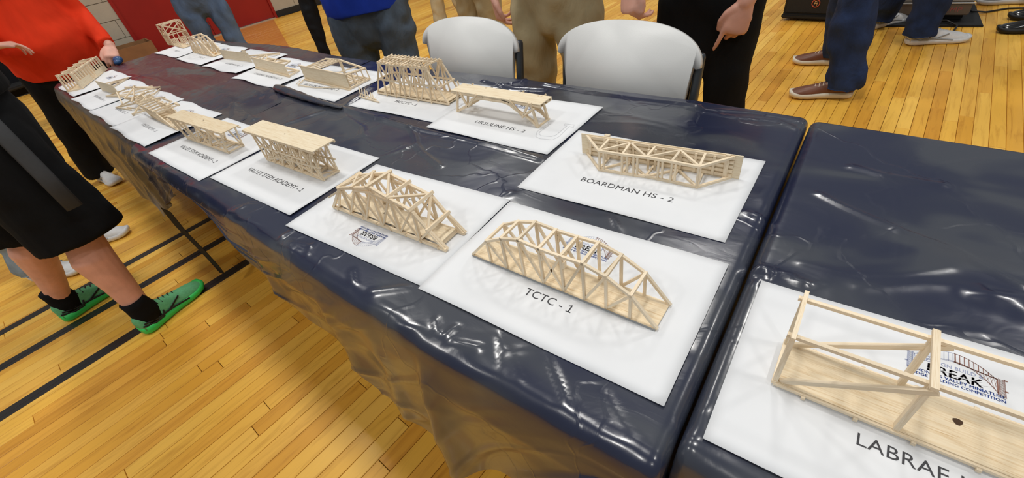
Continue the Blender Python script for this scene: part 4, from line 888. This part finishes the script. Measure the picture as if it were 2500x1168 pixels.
# ---------------------------------------------------------------- people
def hand_geo(g, wr, d, n, th, curl=.35, s=1.0, fan=.0, point=False):
    """wr wrist, d toward the fingertips, n out of the back of the hand, th toward the thumb; five separate fingers"""
    wr, d, n, th = Vector(wr), Vector(d).normalized(), Vector(n), Vector(th); n = (n - d * n.dot(d)).normalized(); th = (th - d * th.dot(d) - n * th.dot(n)).normalized()
    kn = wr + d * .088 * s
    g.tube([wr - d * .02 * s, wr + d * .012 * s, wr + d * .045 * s, kn + d * .002], [.026 * s, .030 * s, .040 * s, .039 * s], side=th, ratio=[.72, .6, .42, .36], n=14)
    L = [.078, .086, .080, .062]
    for i in range(4):
        off = (.030 - .0205 * i) * s; b_ = kn - d * (.012 + .004 * abs(i - 1.2)) * s + th * off; dd = (d + th * (fan * (1.5 - i))).normalized(); ln = L[i] * s; c = curl + .07 * i
        if point and i == 0: c = .12
        P = [b_]; a = c * .5
        for k, f in enumerate((.25, .42, .32, .24)):
            P.append(P[-1] + (dd * math.cos(a) - n * math.sin(a)) * ln * f)
            a += c * (1.1 if k < 2 else .8)
        g.tube(P, [.0098 * s, .0095 * s, .0088 * s, .0082 * s, .0070 * s], side=th, ratio=.95, n=10)
    b_ = wr + d * .022 * s + th * .022 * s; P = [b_, b_ + d * .022 * s + th * .020 * s - n * .006 * s, b_ + d * .050 * s + th * .030 * s - n * .014 * s, b_ + d * .075 * s + th * .026 * s - n * .022 * s]
    g.tube(P, [.017 * s, .0135 * s, .0112 * s, .0088 * s], side=n, n=10)
def person(name, label, x, y, face, ankles, toes=None, hip=.92, waistw=.17, thigh=.085, calf=.058, shirt='blackcloth', hem=.95, pants='denim', shorts=False, shoes=None, arms=(), skin='skin', sleeve='short', H=1.74, hemr=None, knee_push=.03, vox=.0055, belly=.12, crotch=.80, extra=None, shoeL=.30, socks=None, lean=(0, 0)):
    F = Vector((math.cos(face), math.sin(face), 0)); Lf = Vector((-F.y, F.x, 0)); B = Vector((x, y, 0)); Z = lambda z: Vector((0, 0, z))
    r = root('person', (x, y, 0), label, 'person'); ln = Vector((lean[0], lean[1], 0))
    hips = [B + Lf * (waistw * .52) + Z(hip - .03), B - Lf * (waistw * .52) + Z(hip - .03)]     # left, right
    ank = [Vector((a[0], a[1], .09)) for a in ankles]
    kn = [h.lerp(a, .51) + F * knee_push for h, a in zip(hips, ank)]
    sh_z = H * .81; shd = [B + ln + Lf * .185 + Z(sh_z), B + ln - Lf * .185 + Z(sh_z)]; mid = B + ln * .5
    # body: one continuous skin under the clothes
    g = G()
    g.tube([B + Z(hip), mid + Z(hip + .2), B + ln + Z(sh_z - .12), B + ln + Z(sh_z)], [.06, .06, .07, .06], side=Lf, ratio=.8, n=12)
    g.tube([shd[0], B + ln + Z(sh_z + .01), shd[1]], [.045, .06, .045], n=12); nk = B + ln + Z(sh_z + .0); hd = nk + F * .03 + Z(H * .19 - .10)
    g.tube([nk, nk + F * .015 + Z(.10)], .056, side=Lf, n=14); g.ball(hd, (.078, .078, .112), 12); g.ball(hd + F * .035 - Z(.05), (.055, .055, .055), 8)
    g.tube([hd + F * .080 + Z(.02), hd + F * .098 - Z(.018)], [.008, .015], side=Lf, n=8)
    for q in (-1, 1): g.ball(hd + Lf * .078 * q - Z(.005), (.014, .014, .03), 6); g.ball(hd + F * .068 + Lf * .03 * q + Z(.012), (.014, .014, .011), 6)
    g.tube([hd + F * .078 + Lf * .022 - Z(.055), hd + F * .084 - Z(.053), hd + F * .078 - Lf * .022 - Z(.055)], .007, n=8)
    for h, k, a in zip(hips, kn, ank):
        if shorts: g.tube([h, h.lerp(k, .6), k + F * .004, k.lerp(a, .28) - F * .016, k.lerp(a, .62) - F * .006, a + Z(.02), a - Z(.03)], [.05, .064, .060, .066, .050, .038, .036], side=Lf, ratio=[1, 1, 1, 1.04, 1.05, 1.05, 1.1], n=16)
        else: g.tube([h, k, a, a - Z(.03)], [.045, .04, .034, .03], side=Lf, n=10)
    for ar in arms:
        i = ar['side']; S_ = shd[i]; E_ = Vector(ar['elbow']); Wt = Vector(ar['wrist'])
        g.tube([S_, S_.lerp(E_, .5), E_, E_.lerp(Wt, .35), E_.lerp(Wt, .8), Wt], [.048, .046, .040, .042, .031, .027], ratio=.92, n=14)
        hand_geo(g, Wt, ar['d'], ar['n'], ar['th'], ar.get('curl', .35), ar.get('s', 1), ar.get('fan', .06), ar.get('point', False))
    for i in (0, 1):
        if not any(a['side'] == i for a in arms):
            S_ = shd[i]; q = 1 if i == 0 else -1; E_ = S_ + Lf * q * .04 - Z(.26); Wt = E_ - Lf * q * .12 + F * .20 + Z(.07)
            g.tube([S_, E_, Wt], [.045, .036, .026], n=10); hand_geo(g, Wt, (Wt - E_), Lf * q, Vector((0, 0, 1)), .4)
    bo = g.obj('body', skin, r, True); remesh(bo, vox, 2)
    g = G(); g.ball(hd - F * .012 + Z(.028), (.088, .088, .102), 12); o = g.obj('hair', 'hair', r, True)
    for q in (-1, 1): g = G(); g.ball(hd + F * .078 + Lf * .03 * q + Z(.014), .008, 6); g.obj('eye', 'black', r, True)
    # trousers or shorts
    g = G(); hb = belly
    g.tube([B + Z(crotch - .01), B + Z(hip - .02), mid * 0 + B + Z(hip + .12)], [waistw * .93, waistw * 1.02, waistw * .93], side=Lf, ratio=[hb / waistw * 1.0, hb / waistw * 1.05, hb / waistw], n=26)
    for h, k, a in zip(hips, kn, ank):
        if shorts:
            e = h.lerp(k, 1.06); g.tube([h, h.lerp(k, .4), h.lerp(k, .7), e], [thigh * 1.05, thigh * 1.12, thigh * 1.2, thigh * 1.27], side=F, ratio=[.95, .93, .88, .86], n=20, round_=False)
        else:
            hr = hemr or calf * 1.02; g.tube([h - Z(.02), h.lerp(k, .35), h.lerp(k, .75), k, k.lerp(a, .35), k.lerp(a, .75), a + Z(.0), a - Z(.035)], [thigh * 1.03, thigh * 1.02, thigh * .86, thigh * .80, calf * 1.1, calf * 1.02, hr, hr * 1.03], side=Lf, ratio=1.04, n=20, round_=False)
    po = g.obj('shorts' if shorts else 'trousers', pants, r, True); remesh(po, .011, 2, .022 if pants != 'blackcloth' else .010, .10)
    g = G(); hw = waistw * 1.10
    g.tube([B + Z(hem), mid + Z(hem + (sh_z - hem) * .3), mid + ln * .3 + Z(hem + (sh_z - hem) * .65), B + ln + Z(sh_z - .03), B + ln + Z(sh_z + .035)], [hw, hw * 1.02, .20, .19, .08], side=Lf, ratio=[belly / waistw * 1.05, belly / waistw * 1.05, .60, .56, .8], n=26, round_=False)
    for i in (0, 1):
        ar = [a for a in arms if a['side'] == i]; S_ = shd[i]; q = 1 if i == 0 else -1
        E_ = Vector(ar[0]['elbow']) if ar else S_ + Lf * q * .05 - Z(.30); Wt = Vector(ar[0]['wrist']) if ar else E_ + Lf * q * .02 + F * .06 - Z(.25)
        if sleeve == 'long': g.tube([S_, S_.lerp(E_, .5), E_, E_.lerp(Wt, .5), E_.lerp(Wt, .93)], [.075, .068, .062, .054, .050], n=16, round_=False)
        else: g.tube([S_, S_.lerp(E_, .8)], [.072, .066], n=14, round_=False)
    so = g.obj('shirt', shirt, r, True); remesh(so, .013, 3, .018, .14)
    if shoes:
        for i, a in enumerate(ank):
            an = toes[i] if toes else face; shoe(r, (a.x - math.cos(an) * .06, a.y - math.sin(an) * .06), an, shoeL, SH[shoes])
    if extra: extra(r, B, F, Lf)
    return r
R = math.radians
V3 = lambda *a: Vector(a)
# black trousers, grips the right chair
person('person', 'person in black trousers and black top gripping the right white chair', -.405, 1.50, R(-90), [(-.28, 1.52), (-.50, 1.52)], hip=.90, waistw=.162, thigh=.092, calf=.078, hemr=.085, shirt='blackcloth', hem=.875, pants='blackcloth', shoes='black', crotch=.66, belly=.105, H=1.72,
       arms=[dict(side=1, elbow=(-.62, 1.42, 1.10), wrist=(-.522, 1.085, .985), d=(.05, -.35, -1), n=(-.5, -.75, .3), th=(1, -.3, 0), curl=.62, s=.92),
             dict(side=0, elbow=(-.185, 1.50, 1.08), wrist=(-.262, 1.385, .845), d=(-.22, -.12, -1), n=(.35, -1, .1), th=(-1, -.1, .1), curl=.42, s=.98, point=True)], skin='skin')
# khaki person
person('person', 'person in khaki trousers standing behind the gap between the two white chairs', -.99, 1.42, R(-90), [(-.84, 1.44), (-1.15, 1.44)], hip=.92, waistw=.19, thigh=.099, calf=.088, hemr=.095, shirt='heather', hem=1.04, pants='khaki', shoes='brown', crotch=.84, belly=.135, H=1.78,
       arms=[dict(side=1, elbow=(-1.30, 1.42, 1.12), wrist=(-1.252, 1.34, .895), d=(.15, -.05, -1), n=(-.8, -.6, 0), th=(.5, -1, 0), curl=.45, s=1.0)], skin='skin2')
# royal blue shirt, grey jeans
person('person', 'person in royal blue shirt and grey jeans, left of the left chair', -2.33, 1.49, R(-66), [(-2.17, 1.56), (-2.50, 1.42)], hip=.93, waistw=.235, thigh=.128, calf=.095, hemr=.1, shirt='royal', hem=.80, pants='denim_grey', shoes='white', crotch=.74, belly=.16, H=1.8)
# slim dark trousers farther back
person('person', 'person in slim dark trousers standing far back beside the blue shirt', -4.67, 2.63, R(-70), [(-4.42, 2.75), (-4.66, 2.45)], hip=.92, waistw=.15, thigh=.092, calf=.060, hemr=.064, shirt='blackcloth2', hem=.96, pants='blackcloth2', shoes='black', H=1.72)
# jeans far back in front of the red door
person('person', 'person in blue jeans standing in front of the red doors', -4.55, 1.46, R(-20), [(-4.44, 1.60), (-4.56, 1.36)], hip=.96, waistw=.175, thigh=.092, calf=.070, hemr=.078, crotch=.86, shirt='heather', hem=1.02, pants='denim', shoes='brown', H=1.8)
# khaki pair in the background
person('person', 'person in light khaki trousers farther back, one leg visible left of the left chair', -4.02, 3.88, R(-100), [(-3.86, 3.95), (-4.10, 3.76)], hip=.92, waistw=.16, thigh=.092, calf=.070, hemr=.075, shirt='heather', hem=1.0, pants='khaki2', shoes='brown', H=1.74)
person('person', 'person in khaki trousers standing behind the left chair, mostly hidden', -2.42, 2.6, R(-95), [(-2.32, 2.6), (-2.54, 2.6)], hip=.92, waistw=.18, thigh=.115, calf=.085, hemr=.09, shirt='heather', hem=1.0, pants='khaki', shoes='brown', H=1.76)
# dark jeans and brown shoes
person('person', 'person in dark blue jeans and brown leather sneakers walking left past the table end', -.03, 2.98, R(188), [(.055, 2.745), (-.02, 3.27)], toes=[R(194), R(186)], hip=.93, waistw=.165, thigh=.105, calf=.086, hemr=.088, shirt='heather', hem=1.0, pants='denim_dark', shoes='brown', H=1.78, shoeL=.315, knee_push=.03)
# blue jeans and white sneakers
person('person', 'person in blue jeans and bright white sneakers near the grey equipment case', .30, 3.86, R(18), [(.12, 4.06), (.37, 3.72)], toes=[R(50), R(20)], hip=.93, waistw=.165, thigh=.108, calf=.088, hemr=.094, shirt='heather', hem=1.0, pants='denim_dark', shoes='white', H=1.78, shoeL=.34, knee_push=.0)
# black dress shoes at right edge and a pale shoe above
person('person', 'person in black leather dress shoes at the right edge of the frame', 1.06, 4.10, R(182), [(1.01, 4.01), (1.08, 4.3)], toes=[R(182), R(180)], hip=.93, shirt='blackcloth', pants='blackcloth2', shoes='black', H=1.78)
person('person', 'person with pale grey sneakers at the upper right corner of the frame', .90, 4.78, R(185), [(.95, 4.70), (1.15, 4.95)], toes=[R(186), R(190)], hip=.93, shirt='heather', pants='denim_light', shoes='grey', H=1.75, shoeL=.32)
# orange shirt at the far table end
person('person', 'person in bright orange long-sleeved shirt at the far end of the table', -4.12, .33, R(-14), [(-4.10, .60), (-4.22, .08)], toes=[R(-10), R(5)], hip=.88, waistw=.225, thigh=.12, calf=.09, hemr=.085, shirt='orange', hem=.775, pants='blackcloth', shoes='white', sleeve='long', H=1.72, belly=.19, crotch=.68, lean=(.08, -.06),
       arms=[dict(side=0, elbow=(-4.02, .56, 1.03), wrist=(-3.80, .545, .835), d=(.75, -.5, -.55), n=(.2, .2, 1), th=(.2, -1, 0), curl=.5),
             dict(side=1, elbow=(-4.0, .02, 1.08), wrist=(-3.86, .06, .985), d=(.35, 1, -.12), n=(-.2, .2, 1), th=(.3, 0, 1), curl=.25, fan=.1)], skin='skin2')
gl = G(); gl.ball((-3.70, .515, .765), (.036, .026, .022), 10); gl.ball((-3.67, .50, .758), (.022, .022, .016), 8); o = gl.obj('glove', 'blueglass', None, True); tagm(o, 'crumpled blue glove held under the orange-sleeved hand', 'glove')
# black shorts and green shoes, near left
def stripe(r, B, F, Lf):
    g = G(); P = []
    for x_, z in ((-2.085, .98), (-2.03, .86), (-1.99, .75), (-1.965, .62)): P.append(V3(x_, -.235, z))
    g.tube(P, .024, side=(0, 1, 0), ratio=.35, n=8, round_=False); o = g.obj('side_panel', 'charcoal', r, True); o['label'] = 'charcoal side stripe'
person('person', 'person in black shorts with green running shoes standing at left', -2.28, -.30, R(98), [(-2.57, -.50), (-2.085, -.315)], toes=[R(98), R(104)], hip=.93, waistw=.19, thigh=.116, calf=.08, shirt='blackcloth', hem=.98, pants='blackcloth', shorts=True, shoes='green', crotch=.72, belly=.165, H=1.78, extra=stripe, shoeL=.30, knee_push=.02, skin='skin2')
# someone behind, light jeans
person('person', 'person in light jeans, mostly hidden behind the one in black shorts', -3.28, -.42, R(60), [(-3.24, -.30), (-3.14, -.52)], toes=[R(60), R(40)], hip=.90, shirt='heather', pants='denim_light', shoes='white', H=1.65, calf=.07, hemr=.08)
# ---------------------------------------------------------------- things by the wall and on the stage side
def boxpart(nm, mat, parent, c, size, rz=0, bev=.004):
    bm = bmesh.new(); bmesh.ops.create_cube(bm, size=1, matrix=Matrix.Diagonal((*size, 1)))
    if bev: bmesh.ops.bevel(bm, geom=bm.edges[:], offset=bev, segments=2, affect='EDGES')
    me = bpy.data.meshes.new(nm); bm.to_mesh(me); bm.free(); mm = Matrix.Translation(c) @ Matrix.Rotation(rz, 4, 'Z'); return link(nm, me, mat, parent, mm)
r = root('loudspeaker', (-.32, 4.36, 0), 'black floor loudspeaker with a round orange badge behind the table', 'speaker'); rz = R(-8)
boxpart('cabinet', 'black', r, V3(-.31, 4.38, .30), (.40, .34, .56), rz, .02); boxpart('grille', 'grille', r, V3(-.333, 4.212, .31), (.36, .012, .50), rz, .004); boxpart('base_bar', 'black', r, V3(-.333, 4.21, .035), (.40, .05, .03), rz, .008)
g = G(); ctr = V3(-.305, 4.197, .135); ux = V3(math.cos(rz), math.sin(rz), 0)
g.loft([[ctr + ux * math.cos(a) * k + V3(0, 0, math.sin(a) * k) + V3(0, y_, 0) for a in [2 * math.pi * i / 24 for i in range(24)]] for k, y_ in ((.030, .006), (.030, 0), (.024, 0), (.024, .003))], cap=False); g.obj('badge_ring', 'orange_logo', r, True)
for a_, q in (((-.010, -.013), (-.006, .016)), ((.008, -.016), (.012, .013)), ((-.008, 0), (.010, 0)), ((-.006, .016), (.004, .012))): stick('badge_letter', ctr + ux * a_[0] + V3(0, -.001, a_[1]), ctr + ux * q[0] + V3(0, -.001, q[1]), r, .005, .003, (0, 1, 0), 'glue')
r = root('equipment_case', (.42, 4.5, 0), 'grey equipment case with red lettering standing on black mat', 'case'); rz = 0
boxpart('case_body', 'ampbrown', r, V3(.375, 4.40, .088), (.50, .40, .076), rz, .006); boxpart('case_lid', 'ampgrey', r, V3(.375, 4.42, .150), (.52, .43, .036), rz, .008); boxpart('edge_strip', 'whiteshoe', r, V3(.375, 4.195, .130), (.52, .012, .008), rz, .003); boxpart('stand', 'black', r, V3(.375, 4.42, .031), (.46, .36, .038), rz, .006)
tv, tf, L_, H_ = text_geo('AMP'); g = G(); g.add([(q[0] * .05, q[1] * .05, 0) for q in tv], tf); M['redink'] = plain('red_ink', (168, 96, 92), .6); o = link('case_lettering', g.mesh('case_lettering'), 'redink', r, Matrix.Translation(V3(.53, 4.198, .070)) @ Matrix.Rotation(rz, 4, 'Z') @ Matrix.Rotation(R(90), 4, 'X'))
o = boxpart('floor_mat', 'black', None, V3(.42, 4.42, .006), (.56, .66, .012), R(3), .003); tagm(o, 'black rubber mat under the grey equipment case', 'mat')
g = G(); g.tube([V3(.30, 4.14, .02), V3(.42, 4.13, .035), V3(.52, 4.15, .03), V3(.58, 4.08, .018), V3(.56, 3.96, .006), V3(.52, 3.88, .006)], .006, n=8); o = g.obj('power_cable', 'cable', None, True); tagm(o, 'dark cable looping over the black mat to the white sneaker', 'cable')
g = G(); g.tube([V3(.66, 4.42, .02), V3(.74, 4.44, .008), V3(.86, 4.54, .006), V3(1.3, 4.6, .006)], .006, n=8); o = g.obj('power_cable', 'cable', None, True); tagm(o, 'dark cable running from the mat to the upper right corner', 'cable')
# cardboard box by the door
r = root('cardboard_box', (-8.4, 1.75, 0), 'open cardboard box against the block wall beside the red doors', 'box'); cb = wp(1.62, 0, .34); bx_, by_ = .75, .5
for nm, s0, s1, o0, o1 in (('front_side', 1.12, 2.12, .55, .565), ('back_side', 1.12, 2.12, .10, .115), ('left_side', 1.12, 1.135, .115, .55), ('right_side', 2.105, 2.12, .115, .55)): g = G(); wbox(g, s0, s1, .015, .26, o0, o1); g.obj(nm, 'card', r)
g = G(); wbox(g, 1.12, 2.12, 0, .015, .10, .565); g.obj('bottom', 'card', r); g = G(); wbox(g, 2.12, 2.34, .20, .215, .115, .55); 
# black folding chair seen past the orange shirt
r = root('folding_chair', (-6.6, .25, 0), 'black folding chair beyond the orange-shirted person, at the left edge', 'chair')
boxpart('seat', 'black', r, V3(-6.6, .22, .45), (.44, .42, .03), R(10), .01); boxpart('backrest', 'black', r, V3(-6.82, .2, .72), (.03, .42, .34), R(10), .012); boxpart('hanging_coat', 'blackcloth2', r, V3(-6.72, .16, .60), (.20, .46, .52), R(10), .05)
for a_, q in ((-.2, -.2), (.2, -.2), (-.2, .2), (.2, .2)): g = G(); g.tube([V3(-6.6 + a_ * .9, .22 + q * .9, .44), V3(-6.6 + a_ * 1.15, .22 + q, .01)], .012, n=8); g.obj('leg', 'black', r, True)
